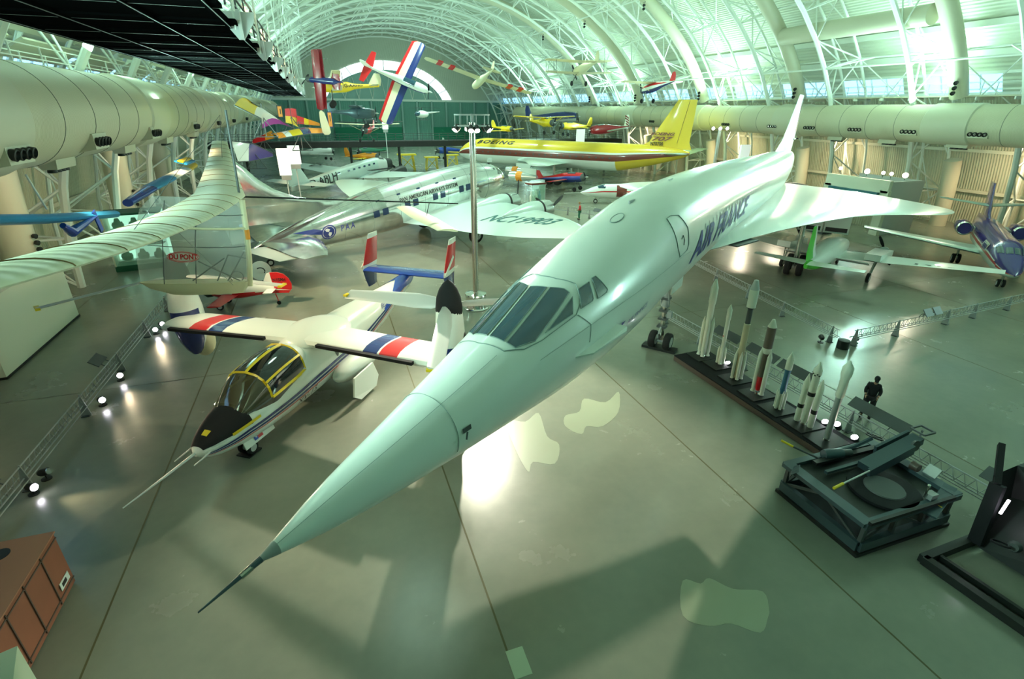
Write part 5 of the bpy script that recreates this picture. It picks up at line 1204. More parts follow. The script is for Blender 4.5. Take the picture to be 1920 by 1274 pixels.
# truss barriers --------------------------------------------------
def barrier(name, label, p, q, posts, panels=(), side=1, group=None, h=.82):
    p, q = Vector((*p, 0)), Vector((*q, 0)); d = (q-p); L = d.length; d.normalize(); n = Vector((-d.y, d.x, 0))*side
    t = thing(name, label, 'barrier', p, group=group)
    b = MB()
    for z in (.42, h):
        b.tube(Vector((0, 0, z)), d*L+Vector((0, 0, z)), .022, 'mid_grey', n=6)
    for off in (.16, -.16): b.tube(n*off+Vector((0, 0, .42)), n*off+d*L+Vector((0, 0, .42)), .018, 'mid_grey', n=6)
    k = int(L/.32)
    for i in range(k):
        a, c = d*(L*i/k), d*(L*(i+1)/k)
        b.tube(a+Vector((0, 0, .42)), (a+c)/2+Vector((0, 0, h)), .01, 'mid_grey', n=4, caps=False); b.tube((a+c)/2+Vector((0, 0, h)), c+Vector((0, 0, .42)), .01, 'mid_grey', n=4, caps=False)
    b.build('truss_rail', t)
    for f in posts:
        c = d*(L*f); b = MB()
        b.prism([c+n*.17, c-n*.17, c-n*.02+Vector((0, 0, h+.06)), c+n*.02+Vector((0, 0, h+.06))], d*.04, 'mid_grey'); b.box(c+d*.02+Vector((0, 0, .015)), (.26, .26, .03), 'dark_grey'); b.build('post', t, False)
    return t, p, d, n, L
def floor_spot(x, y, tgt, label, on=True, power=400, col=(1, .93, .8), group=None, real=True):
    t = thing('floor_spotlight', label, 'spotlight', (x, y, 0), group=group)
    b = MB(); b.lathe([(.14, 0), (.14, .03), (.02, .04), (.02, .14)], 'black', n=16); b.build('foot', t)
    ax = (Vector(tgt)-Vector((x, y, .24))).normalized(); c = Vector((0, 0, .26))
    b = MB(); b.lathe([(.07, -.16), (.11, -.08), (.125, .12)], 'black', c, ax, 18); o = b.build('lamp_head', t)
    b = MB(); b.lathe([(.11, .10), (.105, .14)], 'lamp_cool' if on else 'chrome', c, ax, 18); b.build('lens', o)
    if on and real: spot((x+ax.x*.2, y+ax.y*.2, .26+ax.z*.2), tgt, power, col, 50, .6, .08)
    return t
def info_panel(t, p, d, n, L, f, w_=1.1, tilt=38, z=1.02, m_='dark_grey'):
    c = p+d*(L*f)-n*.30; ang = math.atan2(d.y, d.x)
    o = MB(); rt = Matrix.Rotation(ang, 3, 'Z') @ Matrix.Rotation(R(tilt), 3, 'X')
    o.box((c.x-t.location.x, c.y-t.location.y, z), (w_, .42, .035), m_, rt)
    e = o.build('reading_panel', t, False)
    for s in (-.25, .25):
        b = MB(); a = c-Vector(t.location)+d*(w_*s); b.path([(a.x, a.y, z-.03), (a.x+n.x*.2, a.y+n.y*.2, z-.14), (a.x+n.x*.3, a.y+n.y*.3, .80)], .018, 'dark_grey'); b.build('bracket', e)
    return e
a = barrier('truss_barrier', 'grey truss barrier running along the left aisle', (-9.62, 12.4), (-9.3, 36), [.02, .16, .34, .5, .66, .82, .98], side=-1)
for f, w_ in ((.12, .7), (.46, .9), (.9, .8)): info_panel(*a, f, w_)
ORDS = ['nearest', 'second nearest', 'third nearest', 'fourth nearest', 'farthest']
for k, (x, y, tg, on) in enumerate(((-9.35, 15.9, (-2, 12, 1), True), (-9.3, 16.6, (-4, 16, 1), False), (-9.2, 21.1, (-6, 17, 1.2), True), (-9.2, 23.2, (-6, 18, 1.2), True), (-9.1, 28.3, (-6.5, 20, 1.5), True), (-9.0, 29.0, (-5.5, 25, 1.5), True))):
    floor_spot(x, y, tg, 'small floor spotlight beside the left truss barrier, %s along it' % (['nearest', 'second', 'third', 'fourth', 'fifth', 'sixth'][k]), on, 260, WARM, 'floor spotlights along the left barrier')
a = barrier('truss_barrier', 'grey truss barrier with dark reading panels behind the rocket models', (16.35, 21.5), (16.75, 4.0), [.0, .16, .33, .62, .97], side=-1)
for f, w_ in ((.24, 1.6), (.36, 1.6), (.46, 1.6), (.66, 2.1), (.88, 1.4)): info_panel(*a, f, w_, 40)
a = barrier('truss_barrier', 'long grey truss barrier in front of the green-tailed airplane', (24.6, 30.5), (22.7, 16.4), [0, .25, .5, .72, .97], side=1)
a = barrier('truss_barrier', 'grey truss barrier leading right toward the purple jet', (23.35, 16.1), (40, 17.2), [.01, .2, .45, .6, .8], side=1)
for f in (.30, .345): info_panel(*a, f, .6, 50, 1.15)
b = thing('corner_block', 'black cylinder block at the corner where two barriers meet', 'stand', (22.75, 16.05, 0)); m = MB(); m.lathe([(.27, 0), (.27, .42), (.2, .44)], 'black', n=20); m.build('block', b)
for x, y, tg, lb, on in ((22.3, 16.9, (27, 24, 1), 'small floor lamp left of the barrier corner block', False), (23.9, 16.3, (28, 23, 1), 'small floor lamp right of the barrier corner block', True)): floor_spot(x, y, tg, lb, on, 220)
a = barrier('truss_barrier', 'grey truss barrier beside the display case under the jet airliner', (23.4, 53.6), (29, 44), [0, .2, .45, .7, 1], side=1)
info_panel(*a, .55, .8)
# rocket models ---------------------------------------------------
t = thing('rocket_plinth', 'long black plinth carrying seven white rocket models', 'plinth', (15.0, 13.6, 0))
b = MB(); b.box((0, 0, .13), (1.55, 7.9, .26), 'black_matte', Matrix.Rotation(R(2), 3, 'Z')); b.build('base', t, False)
b = MB(); b.box((-.79, 0, .12), (.02, 7.8, .2), 'brown_metal', Matrix.Rotation(R(2), 3, 'Z')); b.build('side_strip', t, False)
RK = [(15.25, 17.0, 3.86), (15.4, 16.05, 3.06), (15.15, 14.74, 4.54), (15.05, 13.45, 3.53), (15.0, 12.3, 2.66), (15.05, 11.2, 2.8), (15.0, 10.19, 3.26)]
rl = ['tall white rocket model with strap-on boosters at the far end of the plinth', 'slim short white rocket model, second from the far end', 'tallest white rocket model with a black interstage and tan middle', 'rocket model with brown core, white nose and two white boosters', 'short white rocket model with a blue middle stage', 'white triple-bodied rocket model with black square marks', 'white and grey rocket model nearest the green crate machine']
rl[6] = 'grey-based white rocket model at the near end of the plinth'
mk('tan', (.55, .50, .33), .5); mk('rocket_brown', (.13, .10, .075), .4); mk('rocket_blue', (.04, .16, .26), .4); mk('rocket_white', (.78, .80, .68), .4); mk('rocket_grey', (.34, .37, .35), .45)
Z0 = .30
for k, (x, y, h) in enumerate(RK):
    t = thing('rocket_model', rl[k], 'rocket model', (x, y, 0), group='rocket models on the black plinth')
    b = MB(); b.box((0, 0, .286), (1.15, .92, .045), 'black'); b.lathe([(.12, .3), (.03, .34), (.03, .42)], 'steel', n=12); b.build('square_stand', t, False)
    def body(prof, mats, name='core_stage', c=(0, 0, 0), par=None):
        b = MB(); b.lathe(prof, None, c, n=24, mf=lambda j: mats[min(j, len(mats)-1)]); return b.build(name, par or t)
    W_ = 'rocket_white'
    z = .36
    if k == 0:
        body([(.10, z), (.13, z+.15), (.13, z+2.4), (.155, z+2.55), (.155, z+3.2), (.05, z+3.55), (.01, z+3.6)], [W_]*6)
        for a in (45, 135, 225, 315): body([(.10, z-.02), (.06, z+.1), (.075, z+.2), (.075, z+1.55), (.01, z+1.85)], [W_], 'booster', (.19*math.cos(R(a)), .19*math.sin(R(a)), 0))
    elif k == 1:
        body([(.08, z), (.085, z+.1), (.085, z+2.0), (.10, z+2.1), (.10, z+2.5), (.01, z+2.75)], [W_]*6)
        for a in (45, 135, 225, 315): body([(.06, z), (.055, z+.1), (.055, z+.65), (.01, z+.8)], [W_], 'booster', (.13*math.cos(R(a)), .13*math.sin(R(a)), 0))
        b = MB(); b.box((-.086, 0, z+1.3), (.01, .05, .05), 'red'); b.build('marking', t, False)
    elif k == 2:
        body([(.11, z), (.125, z+.1), (.125, z+2.4), (.10, z+2.42), (.10, z+3.05), (.17, z+3.12), (.175, z+3.85), (.08, z+4.22), (.01, z+4.25)], ['tan', 'tan', 'tan', 'dark_grey', 'black', W_, 'light_grey', 'light_grey'])
        for a in (20, 92, 164, 236, 308): body([(.07, z-.02), (.05, z+.08), (.062, z+.12), (.062, z+1.0), (.01, z+1.25)], [W_], 'booster', (.19*math.cos(R(a)), .19*math.sin(R(a)), 0))
    elif k == 3:
        body([(.08, z+.1), (.10, z+.2), (.10, z+.7), (.10, z+1.7), (.16, z+1.85), (.165, z+1.95), (.165, z+2.75), (.165, z+2.8), (.05, z+3.1), (.01, z+3.12)], ['red', 'red', 'rocket_brown', W_, W_, 'rocket_brown', 'rocket_brown', W_, W_])
        for a in (100, 280, 10): body([(.1, z-.02), (.07, z+.1), (.085, z+.15), (.085, z+1.6), (.01, z+1.9)], [W_], 'booster', (.19*math.cos(R(a)), .19*math.sin(R(a)), 0)) if a != 10 else None
    elif k == 4:
        body([(.09, z), (.10, z+.1), (.10, z+.6), (.10, z+1.5), (.12, z+1.6), (.12, z+2.0), (.01, z+2.3)], [W_, W_, 'rocket_blue', 'rocket_blue', W_, W_, W_])
        for a in range(0, 360, 60): body([(.05, z-.02), (.035, z+.05), (.04, z+.1), (.04, z+.6), (.01, z+.75)], [W_], 'booster', (.15*math.cos(R(a)), .15*math.sin(R(a)), 0))
    elif k == 5:
        body([(.09, z), (.12, z+.1), (.12, z+1.1), (.12, z+1.25), (.12, z+1.9), (.14, z+1.95), (.14, z+2.1), (.01, z+2.42)], [W_, W_, 'black', W_, W_, W_])
        for a in (100, 280):
            c = (.25*math.cos(R(a)), .25*math.sin(R(a)), 0); o = body([(.09, z-.1), (.105, z), (.105, z+.5), (.105, z+.66), (.105, z+1.5), (.01, z+1.85)], [W_, W_, 'black', W_, W_], 'booster', c)
        b = MB()
        for q in range(6): b.box((-.13*math.cos(.5*(q-2.5)), .13*math.sin(.5*(q-2.5)), z+1.93+.05*(q % 2)), (.04, .05, .045), 'black')
        b.build('checker_band', t, False)
    else:
        body([(.10, z), (.10, z+1.6), (.13, z+1.65), (.13, z+2.3), (.165, z+2.45), (.165, z+2.7), (.01, z+2.9+.05)], ['rocket_grey', W_, W_, W_, W_, W_])
        body([(.05, z-.02), (.035, z+.05), (.04, z+.8), (.01, z+.95)], ['light_grey'], 'booster', (.14, .03, 0))
for k, (x, y) in enumerate(((15.75, 15.9), (15.95, 14.3), (15.9, 12.0), (15.85, 10.95), (16.0, 9.9), (16.15, 10.7))):
    floor_spot(x, y, (15.0, y+.2, 2), 'small bright lamp behind the rocket models, %s along the row' % ['farthest', 'second farthest', 'third farthest', 'third nearest', 'nearest', 'second nearest'][k], True, 60, (1, .92, .7), 'small lamps behind the rocket models', k in (0, 2, 4))
# people -----------------------------------------------------------
def person(label, loc, rz, scale, top, trousers, hatm, look=18, arms='down'):
    t = thing('person', label, 'person', loc, (0, 0, rz), sc=scale)
    def skin(name, verts, edges, rad, m_, par, sub=2):
        me = bpy.data.meshes.new(name); me.from_pydata(verts, edges, []); o = bpy.data.objects.new(name, me); COL.objects.link(o)
        s = o.modifiers.new('s', 'SKIN'); s.use_smooth_shade = True
        for i, v in enumerate(me.skin_vertices[0].data):
            r = rad[i]; v.radius = r if isinstance(r, tuple) else (r, r)
        me.skin_vertices[0].data[0].use_root = True
        q = o.modifiers.new('u', 'SUBSURF'); q.levels = sub; q.render_levels = sub
        dg = bpy.context.evaluated_depsgraph_get(); nm = bpy.data.meshes.new_from_object(o.evaluated_get(dg)); bpy.data.objects.remove(o)
        nm.materials.clear(); nm.materials.append(M[m_]); nm.polygons.foreach_set('use_smooth', [True]*len(nm.polygons))
        r_ = bpy.data.objects.new(name, nm); COL.objects.link(r_); r_.parent = par; return r_
    # body: pelvis root, spine, neck, head, legs (x forward)
    V = [(0, 0, .93), (0, 0, 1.12), (0, 0, 1.32), (.02, 0, 1.47), (.05, 0, 1.54), (0, .10, .86), (.03, .12, .48), (-.02, .13, .09), (.12, .15, .04), (0, -.10, .86), (.08, -.12, .48), (.05, -.13, .09), (.19, -.15, .04),
         (.0, .14, 1.36), (.02, .23, 1.14), (.17, .195, .98), (0, -.14, 1.36), (.02, -.23, 1.14), (.17, -.195, .98)]
    E_ = [(0, 1), (1, 2), (2, 3), (3, 4), (0, 5), (5, 6), (6, 7), (7, 8), (0, 9), (9, 10), (10, 11), (11, 12), (2, 13), (13, 14), (14, 15), (2, 16), (16, 17), (17, 18)]
    Rr = [.09, (.09, .10), (.09, .11), .06, .055, .07, .055, .045, .035, .07, .055, .045, .035, .045, .04, .032, .045, .04, .032]
    skin('body', V, E_, Rr, 'skin', t)
    # clothes a little larger than the body
    skin('jacket', [(0, 0, .88), (0, 0, 1.08), (0, 0, 1.32), (.01, 0, 1.47), (0, .15, 1.36), (.02, .23, 1.14), (.13, .2, 1.01), (0, -.15, 1.36), (.02, -.23, 1.14), (.13, -.2, 1.01)],
         [(0, 1), (1, 2), (2, 3), (2, 4), (4, 5), (5, 6), (2, 7), (7, 8), (8, 9)], [.165, .155, .165, .085, .085, .07, .058, .085, .07, .058], top, t)
    skin('trousers', [(0, 0, .93), (0, .11, .84), (.03, .125, .48), (-.01, .13, .12), (0, -.11, .84), (.08, -.125, .48), (.055, -.13, .12)], [(0, 1), (1, 2), (2, 3), (0, 4), (4, 5), (5, 6)], [.16, .125, .09, .075, .125, .09, .075], trousers, t)
    for sx, px in ((1, -.0), (-1, .07)):
        b = MB(); b.ell((px+.05, .135*sx, .05), (.15, .055, .055), 'black_matte', 14, 8); b.build('shoe', t)
    # head
    rot = Matrix.Rotation(R(look), 3, 'Y'); o0 = Vector((.06, 0, 1.54))
    b = MB(); b.ell((0, 0, .12), (.098, .078, .125), 'skin', 20, 14); b.ell((.095, 0, .105), (.022, .014, .02), 'skin', 8, 6); b.ell((.03, 0, .03), (.06, .05, .04), 'skin', 12, 8)
    for s in (1, -1): b.ell((0, .08*s, .11), (.02, .012, .032), 'skin', 8, 6)
    b.v = [tuple(rot @ Vector(v)+o0) for v in b.v]; hd = b.build('head', t)
    b = MB()
    for s in (1, -1): b.ell((.088, .03*s, .135), (.01, .012, .007), 'black', 8, 6)
    b.ell((.088, 0, .055), (.01, .022, .005), 'dark_red', 8, 6)
    b.v = [tuple(rot @ Vector(v)+o0) for v in b.v]; b.build('face_features', hd)
    b = MB(); b.ell((-.012, 0, .165), (.108, .09, .095), hatm, 20, 12)
    if hatm != 'wood': b.prism([(.05, -.07, .19), (.17, -.055, .165), (.19, 0, .165), (.17, .055, .165), (.05, .07, .19)], (0, 0, .012), hatm)
    b.v = [tuple(rot @ Vector(v)+o0) for v in b.v]; b.build('cap' if hatm != 'wood' else 'hair', t)
    # hands: palm + five fingers, lightly curled
    for s in (1, -1):
        w0 = Vector((.18, .195*s, .965)); b = MB()
        b.ell(w0+Vector((.035, -.01*s, -.02)), (.05, .022, .04), 'skin', 12, 8)
        for f in range(4):
            a = w0+Vector((.07, -.012*s, .008-.019*f)); L_ = (.035, .042, .038, .028)[f]
            b.path([a, a+Vector((L_*.7, -.006*s, -.012)), a+Vector((L_, -.02*s, -.035))], [.0095, .009, .007], 'skin', 6)
        a = w0+Vector((.02, -.02*s, .015)); b.path([a, a+Vector((.03, -.025*s, .005)), a+Vector((.05, -.03*s, -.01))], [.011, .0095, .008], 'skin', 6)
        b.build('hand', t)
    return t
person('person in black jacket and cap standing behind the barrier, looking down', (18.1, 11.15, 0), R(215), 1.0, 'cloth_black', 'cloth_dark', 'cloth_black', 30)
person('person in red jacket standing at the distant barrier', (24.6, 48.9, 0), R(150), 1.02, 'red', 'dark_green', 'wood', 10)
# gun-mount machine --------------------------------------------------
t = thing('gun_carriage', 'dark grey steel launching carriage with a raised arm and round turntable', 'machine', (13.4, 7.6, 0), (0, 0, R(0)))
b = MB(); b.box((0, 0, .05), (3.5, 2.7, .1), 'black'); b.build('base_plate', t, False)
def bar(name, pts, w_=.14, h_=.14, m_='dark_grey', par=None):
    b = MB()
    for p, q in zip(pts, pts[1:]): b.beam(p, q, w_, h_, m_)
    return b.build(name, par or t, False)
for y in (-1.25, 1.25): bar('long_beam', [(-1.65, y, .28), (1.65, y, .28)], .16, .28, 'gun_grey'); bar('top_rail', [(-1.75, y, 1.02), (1.75, y, 1.02)], .2, .16, 'gun_grey')
for x in (-1.65, 1.65): bar('cross_beam', [(x, -1.25, .28), (x, 1.25, .28)], .16, .28, 'gun_grey'); bar('top_cross_rail', [(x, -1.3, 1.05), (x, 1.3, 1.05)], .34, .12, 'gun_grey')
for x in (-1.6, -.5, .6, 1.6):
    for y in (-1.22, 1.22): bar('upright', [(x, y, .3), (x, y, 1.0)], .1, .1)
for y in (-1.22, 1.22): bar('brace', [(-1.6, y, .35), (-.5, y, .98), (.6, y, .35), (1.6, y, .98)], .07, .07)
bar('brace', [(-1.6, -1.2, .35), (-1.6, 0, .95), (-1.6, 1.2, .35)], .07, .07)
b = MB(); b.box((0, .0, .97), (3.0, 2.3, .03), 'black'); b.lathe([(.85, .98), (.88, 1.0), (.88, 1.08), (.8, 1.1)], 'black_matte', (0, -.45, 0), n=40); b.build('turntable', t)
b = MB(); b.lathe([(.5, 1.1), (.48, 1.13)], 'dark_grey', (0, -.45, 0), n=32); b.build('turntable_hub', t)
bar('long_pipe', [(-1.7, -1.35, 1.15), (1.4, -1.35, 1.12)], .09, .09, 'black')
bar('inner_rail', [(-1.0, .95, 1.15), (1.5, .95, 1.12)], .16, .1, 'black'); bar('inner_rail', [(-1.0, .55, 1.12), (1.5, .6, 1.12)], .1, .08, 'gun_grey')
arm = bar('raised_arm', [(.1, .3, 1.22), (2.3, .42, 1.62)], .34, .22, 'gun_grey')
b = MB(); b.beam((.0, .05, 1.2), (1.7, .12, 1.58), .1, .3, 'gun_grey'); b.beam((.9, .62, 1.4), (2.2, .66, 1.66), .08, .26, 'gun_grey'); b.lathe([(.14, 0), (.16, .08)], 'dark_grey', (1.9, .25, 1.6), (0, -1, .2), 18); b.build('arm_plate', arm, False)
b = MB(); c_ = Vector((2.35, .4, 1.92))
for p, q in (((-.22, -.2, 0), (.22, -.2, 0)), ((.22, -.2, 0), (.22, .2, 0)), ((.22, .2, 0), (-.22, .2, 0)), ((-.22, .2, 0), (-.22, -.2, 0)), ((0, 0, 0), (-.15, -.05, -.4))): b.beam(c_+Vector(p), c_+Vector(q), .05, .05, 'dark_grey')
b.build('sight_frame', arm, False)
b = MB(); b.path([(-.1, 1.1, 1.1), (.3, 1.15, 1.15), (.8, 1.1, 1.25), (1.15, .95, 1.55)], .06, 'gun_grey'); sw = b.build('wheel_stalk', t)
b = MB(); b.lathe([(.2, -.015), (.24, -.015), (.24, .015), (.2, .015)], 'black', (1.2, .93, 1.6), (.3, .1, 1), 24, caps=False); b.beam((.98, .93, 1.66), (1.42, .93, 1.54), .03, .03, 'black'); b.beam((1.2, .7, 1.6), (1.2, 1.16, 1.6), .03, .03, 'black'); b.build('handwheel', sw, False)
b = MB(); b.lathe([(.14, -.3), (.16, -.2), (.16, .2), (.14, .3)], 'gun_grey', (-.2, 1.05, 1.22), (1, -.2, 0), 20); b.lathe([(.1, .3), (.1, .6)], 'dark_grey', (-.2, 1.05, 1.22), (1, -.2, 0), 16); b.build('drum', t)
for p, q, nm in (((-1.9, 1.0, 1.35), (-1.55, -.9, 1.55), 'lever'), ((-.9, -1.2, 1.25), (.45, .1, 1.35), 'lever')):
    pass
b = MB(); b.tube((-.7, 1.1, 1.15), (-1.25, 1.55, 1.38), .03, 'dark_grey'); b.tube((-1.25, 1.55, 1.38), (-1.5, 1.78, 1.5), .035, 'yellow'); b.build('lever', t)
b = MB(); b.tube((.1, .05, 1.32), (-1.2, -.12, 1.3), .025, 'light_grey'); b.tube((-1.2, -.12, 1.3), (-1.6, -.18, 1.3), .04, 'yellow'); b.build('lever', t)
b = MB(); b.prism([(-1.78, 1.0, .75), (-2.0, .8, 1.1), (-2.0, .6, 1.35), (-1.8, .75, 1.35), (-1.7, 1.1, .95)], (.1, .1, 0), 'gun_grey'); b.build('hook_plate', t, False)
b = MB(); b.box((1.75, -.5, 1.25), (.3, .34, .04), 'light_grey', Matrix.Rotation(R(-50), 3, 'Y')); b.build('polished_plate', t, False)
b = MB(); b.lathe([(.12, -.1), (.14, .1)], 'brown_metal', (1.5, -.2, 1.25), (0, 1, 0), 14); b.lathe([(.1, -.1), (.12, .1)], 'steel', (1.85, -.6, .95), (1, 0, 0), 14); b.build('roller', t)
b = MB(); b.box((.75, -1.15, 1.2), (.25, .2, .16), 'mid_grey'); b.tube((.6, -1.1, 1.15), (.6, -1.1, 1.5), .03, 'steel'); b.ell((.6, -1.1, 1.52), (.05, .05, .05), 'chrome', 10, 8); b.box((.85, -1.4, .98), (.12, .1, .1), 'yellow'); b.build('control_box', t, False)
bar('shallow_ramp', [(.3, -1.5, .95), (1.8, -1.0, 1.1)], .3, .06, 'gun_grey')
# second black machine at the bottom-right corner
t = thing('black_launcher', 'black framed launcher with long floor beams in the bottom-right corner', 'machine', (15.2, 4.2, 0))
bar('floor_beam', [(-2.1, 1.4, .12), (.6, 1.45, .12)], .2, .22, 'black', t); bar('floor_beam', [(-2.05, 1.4, .12), (-1.8, -2.2, .12)], .2, .22, 'black', t); bar('floor_beam', [(-1.6, 1.3, .12), (-1.35, -2.2, .12)], .1, .16, 'black', t)
b = MB(); b.prism([(-.25, 1.2, .1), (.05, 1.7, 2.0), (1.6, 1.7, 2.1), (1.8, -1.6, 1.9), (.2, -1.6, 1.1), (-.1, -1.2, .1)], (.9, 0, .1), 'black'); b.build('body', t, False)
bar('tower_leg', [(-.3, 1.3, .2), (-.05, 1.5, 1.9)], .16, .3, 'black_matte', t); bar('tower_arm', [(-.1, 1.5, 1.9), (1.0, 2.2, 2.4)], .14, .14, 'black_matte', t)
bar('light_strip', [(-.22, 1.15, 1.3), (-.22, 1.12, 1.75)], .05, .05, 'lamp_cool', t)
b = MB()
for k in range(7): b.lathe([(.1, -.1), (.15, 0), (.1, .14)], 'dark_grey', (-.3+.13*k, .6-.38*k, .75+.07*(k % 3)), (-1, -.2, .3), 12)
b.build('gear_cluster', t)
b = MB(); b.lathe([(.16, -.02), (.2, -.02), (.2, .02), (.16, .02)], 'black_matte', (-.6, .75, .8), (.3, .2, 1), 20, caps=False); b.build('handwheel', t)
b = MB(); b.box((.1, .35, 1.35), (.4, .3, .03), 'mid_grey'); b.box((-.35, -.25, .95), (.3, .14, .1), 'brown_metal'); b.build('metal_plates', t, False)
b = thing('floor_hatch', 'small pale square floor hatch at the bottom edge', 'hatch', (2.5, 6.5, 0)); m = MB(); m.box((0, 0, .004), (.38, .62, .008), 'crate_green'); m.build('cover', b, False)
# displays, signs, stands in the distance
def lantern(x, y, z0, z1, w_, label):
    t = thing('lit_banner', label, 'sign', (x, y, 0), group='white lit banner boxes')
    b = MB(); b.box((0, 0, (z0+z1)/2), (w_, .3, z1-z0), 'banner'); b.build('banner_box', t, False)
    b = MB(); b.tube((0, .1, 0), (0, .1, z0), .06, 'light_grey'); b.box((0, 0, .1), (w_, .5, .2), 'dark_grey'); b.box((0, 0, z0-.25), (w_*.8, .3, .45), 'mid_grey'); b.build('stand', t, False)
lantern(-3.85, 60, 4.1, 6.7, 1.15, 'white lit banner box on a post left of the grey trimotor'); lantern(-2.9, 63, 4.9, 6.8, 1.2, 'smaller white lit banner box just right of the larger one')
lantern(55.1-2.2, 58, 4.0, 6.5, 1.5, 'white lit banner box against the right wall behind the big airliner'); lantern(42.5, 86, 4.9, 7.5, 1.5, 'white lit banner box left of the yellow tail fin'); lantern(10.2, 92, 7.4, 9.0, .9, 'white banner box above the bridge in front of the end wall')
for k, (x, y, s_) in enumerate(((14.6, 104, 1.0), (19.2, 104, .8), (24.0, 108, .8))):
    t = thing('maintenance_stand', 'yellow steel maintenance stand beyond the bridge, %s of three' % ['left', 'middle', 'right'][k], 'stand', (x, y-3, 0), sc=s_*1.5, group='yellow maintenance stands')
    for dx in (-.9, .9):
        for dy in (-.5, .5):
            b = MB(); b.beam((dx, dy, 0), (dx*.8, dy, 1.8), .12, .12, 'yellow'); b.build('leg', t, False)
    b = MB(); b.box((0, 0, 1.85), (2.2, 1.3, .15), 'yellow'); b.build('platform', t, False)
    b = MB(); b.beam((-.9, -.5, .1), (.7, -.5, 1.7), .08, .08, 'yellow'); b.beam((.9, -.5, .1), (-.7, -.5, 1.7), .08, .08, 'yellow'); b.build('brace', t, False)
t = thing('glass_showcase', 'red-topped glass showcase standing near the silver airliner engines', 'display case', (22.2, 55.5, 0), (0, 0, R(15)))
b = MB(); b.box((0, 0, .15), (2.0, 1.2, .3), 'dark_grey'); b.build('base', t, False)
b = MB(); b.box((0, 0, 2.95), (2.1, 1.3, .16), 'maroon'); b.box((0, 0, 3.04), (1.8, 1.0, .04), 'light_grey'); b.build('roof', t, False)
for dx in (-.95, .95):
    for dy in (-.55, .55):
        b = MB(); b.box((dx, dy, 1.6), (.06, .06, 2.6), 'light_grey'); b.build('corner_post', t, False)
b = MB(); b.box((0, -.56, 1.6), (1.85, .03, 2.6), 'case_glass'); b.build('glass_pane', t, False)
for k, (x, c) in enumerate(((-.55, 'rocket_white'), (.05, 'rocket_white'), (.6, 'rocket_blue'))):
    e = thing('dressed_mannequin', 'mannequin in %s inside the red-topped showcase' % ['a pale suit at left', 'a white suit in the middle', 'a blue suit at right'][k], 'mannequin', (22.2+x*.95, 55.5+x*.25, .3))
    b = MB(); b.lathe([(.12, 0), (.16, .5), (.2, .9), (.22, 1.3), (.08, 1.5), (.1, 1.6), (.11, 1.75), (.03, 1.85)], c, n=14); b.build('suit', e)
t = thing('exhibit_booth', 'cream exhibit booth with a teal canopy opening by the right wall', 'booth', (50.0, 37.2, 0))
b = MB(); b.box((-1.95, 0, 4.35), (.4, 6.6, 1.1), 'white_board'); b.box((-1.95, 3.0, 2.0), (.4, .8, 4.0), 'white_board'); b.box((-1.95, -3.0, 2.0), (.4, .8, 4.0), 'white_board'); b.build('front_frame', t, False)
b = MB(); b.box((.3, -3.2, 2.4), (4.2, .15, 4.8), 'light_grey'); b.box((2.3, 0, 2.4), (.15, 6.5, 4.8), 'light_grey'); b.build('side_wall', t, False)
b = MB(); b.box((-2.05, 0, 3.35), (.8, 5.2, .9), 'teal'); b.build('teal_canopy', t, False)
b = MB(); b.box((1, 0, 1.4), (.2, 5, 2.8), 'wall_cream'); b.build('back_wall', t, False)
for k, (x, y, on) in enumerate(((49.5, 40.5, 1), (49.5, 37.6, 1), (49.8, 36.2, 1), (49.8, 35.4, 1), (49.8, 34.1, 1))):
    t = thing('booth_spotlight', 'bright spotlight above the exhibit booth, %s from the left' % ['first', 'second', 'third', 'fourth', 'fifth'][k], 'spotlight', (x, y, 5.35), group='spotlights above the exhibit booth')
    b = MB(); b.tube((0, 0, -.45), (0, 0, 0), .03, 'dark_grey'); b.build('stem', t)
    b = MB(); r_ = .26 if k in (1, 4) else .17; b.lathe([(r_*.6, -.2), (r_, .1)], 'black', (0, 0, 0), (-1, -.6, -.2), 14); l = b.build('lamp_head', t)
    b = MB(); b.lathe([(r_*.9, .08), (r_*.85, .14)], 'lamp_on', (0, 0, 0), (-1, -.6, -.2), 14); b.build('lens', l)
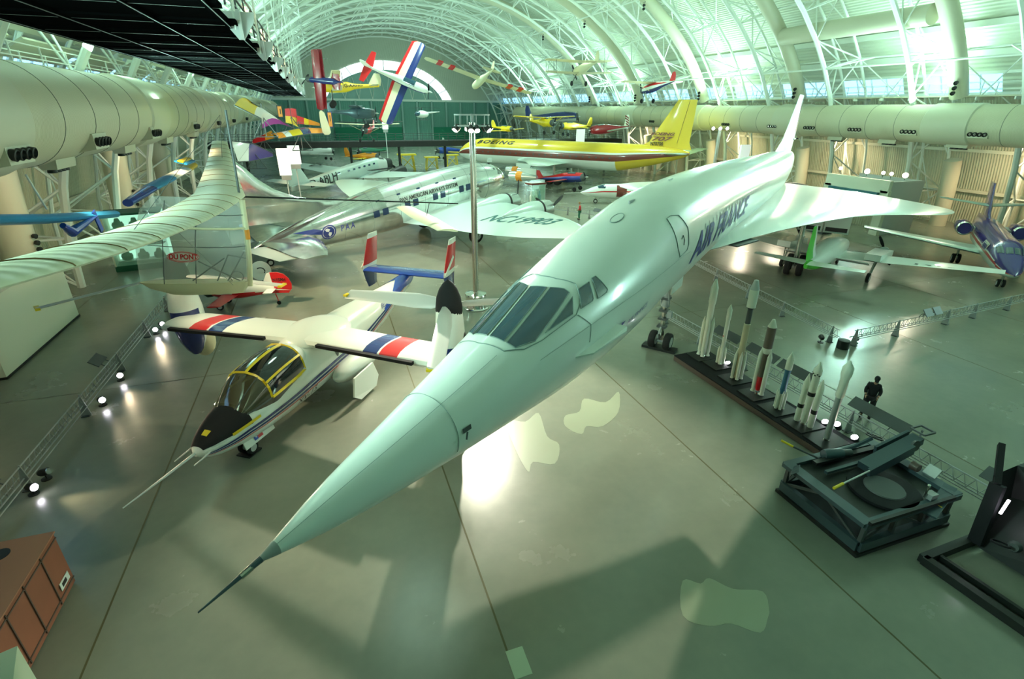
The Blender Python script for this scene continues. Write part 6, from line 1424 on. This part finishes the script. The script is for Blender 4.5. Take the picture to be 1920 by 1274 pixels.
for k, (x, y, z) in enumerate(((44.0, 40.5, 3.2), (44.0, 36.6, 3.2))):
    t = thing('engine_on_stand', 'black jet engine on a stand behind the big airliner wing, %s one' % ['left', 'right'][k], 'jet engine', (x, y, 0), group='black jet engines on stands')
    b = MB(); b.lathe([(.35, -1.3), (.55, -1.0), (.62, 0), (.5, 1.1), (.2, 1.6)], 'black', (0, 0, z+.3), (.35, -1, 0), 20); b.build('engine', t)
    b = MB(); b.box((0, 0, .1), (1.2, 1.8, .2), 'dark_grey'); b.beam((0, -.5, .1), (0, -.3, z), .15, .15, 'dark_grey'); b.beam((0, .5, .1), (0, .3, z), .15, .15, 'dark_grey'); b.build('stand', t, False)
# more exhibits far away beyond and below the bridge
FAR = [('silver_twin_airplane', 'distant silver airplane on the floor left of the bridge columns', (-2, 118, 2.2), 30, 'light_grey', 'light_grey', 14),
       ('olive_fighter', 'distant dark olive fighter beyond the bridge, left of centre', (10, 122, 2.0), -140, 'dark_green', 'dark_grey', 11),
       ('orange_trainer', 'distant orange and yellow trainer beyond the bridge', (7.5, 108, 2.0), -30, 'orange', 'yellow', 9),
       ('blue_trainer', 'distant blue and yellow airplane beyond the yellow stands', (27, 120, 2.0), 200, 'blue', 'yellow', 10),
       ('green_fighter', 'distant green fighter near the right end of the bridge', (44, 112, 2.0), 160, 'dark_green', 'green', 11),
       ('white_trainer', 'distant white airplane near the far end wall', (33, 140, 2.0), -60, 'white_paint', 'white_paint', 11),
       ('grey_bomber', 'distant dark grey airplane hanging before the end wall', (12, 140, 7.5), -80, 'dark_grey', 'dark_grey', 16),
       ('lime_airplane', 'distant lime-yellow airplane hanging behind the dark red warplane', (47, 98, 7.6), 185, 'plane_yellow', 'plane_yellow', 9)]
for nm, lb, xyz, h, c1, c2, sp in FAR: small_plane(nm, lb, xyz, h, 2, 0, body=c1, wingm=c2, tailm=c1, span=sp, L=sp*.75, nose=sp*.33, fr=.6, chord=1.8, finh=1.6)

t = thing('round_sign', 'round white sign with a black curved mark near the small red-tailed airplane', 'sign', (-4.7, 35.2, 0))
b = MB(); b.lathe([(.62, -.02), (.62, .02)], 'white_paint', (0, 0, .95), (.2, -1, .35), 30); b.build('disc', t)
b = MB(); c = Vector((0, -.045, .95)); b.path([c+Vector((.25*math.cos(a), -.02-.085*math.sin(a), .24*math.sin(a))) for a in [R(130-20*i) for i in range(14)]], .035, 'black'); b.build('curved_mark', t)
b = MB(); b.tube((0, .05, 0), (0, .05, .7), .04, 'dark_grey'); b.box((0, .05, .02), (.5, .5, .04), 'dark_grey'); b.build('stand', t, False)
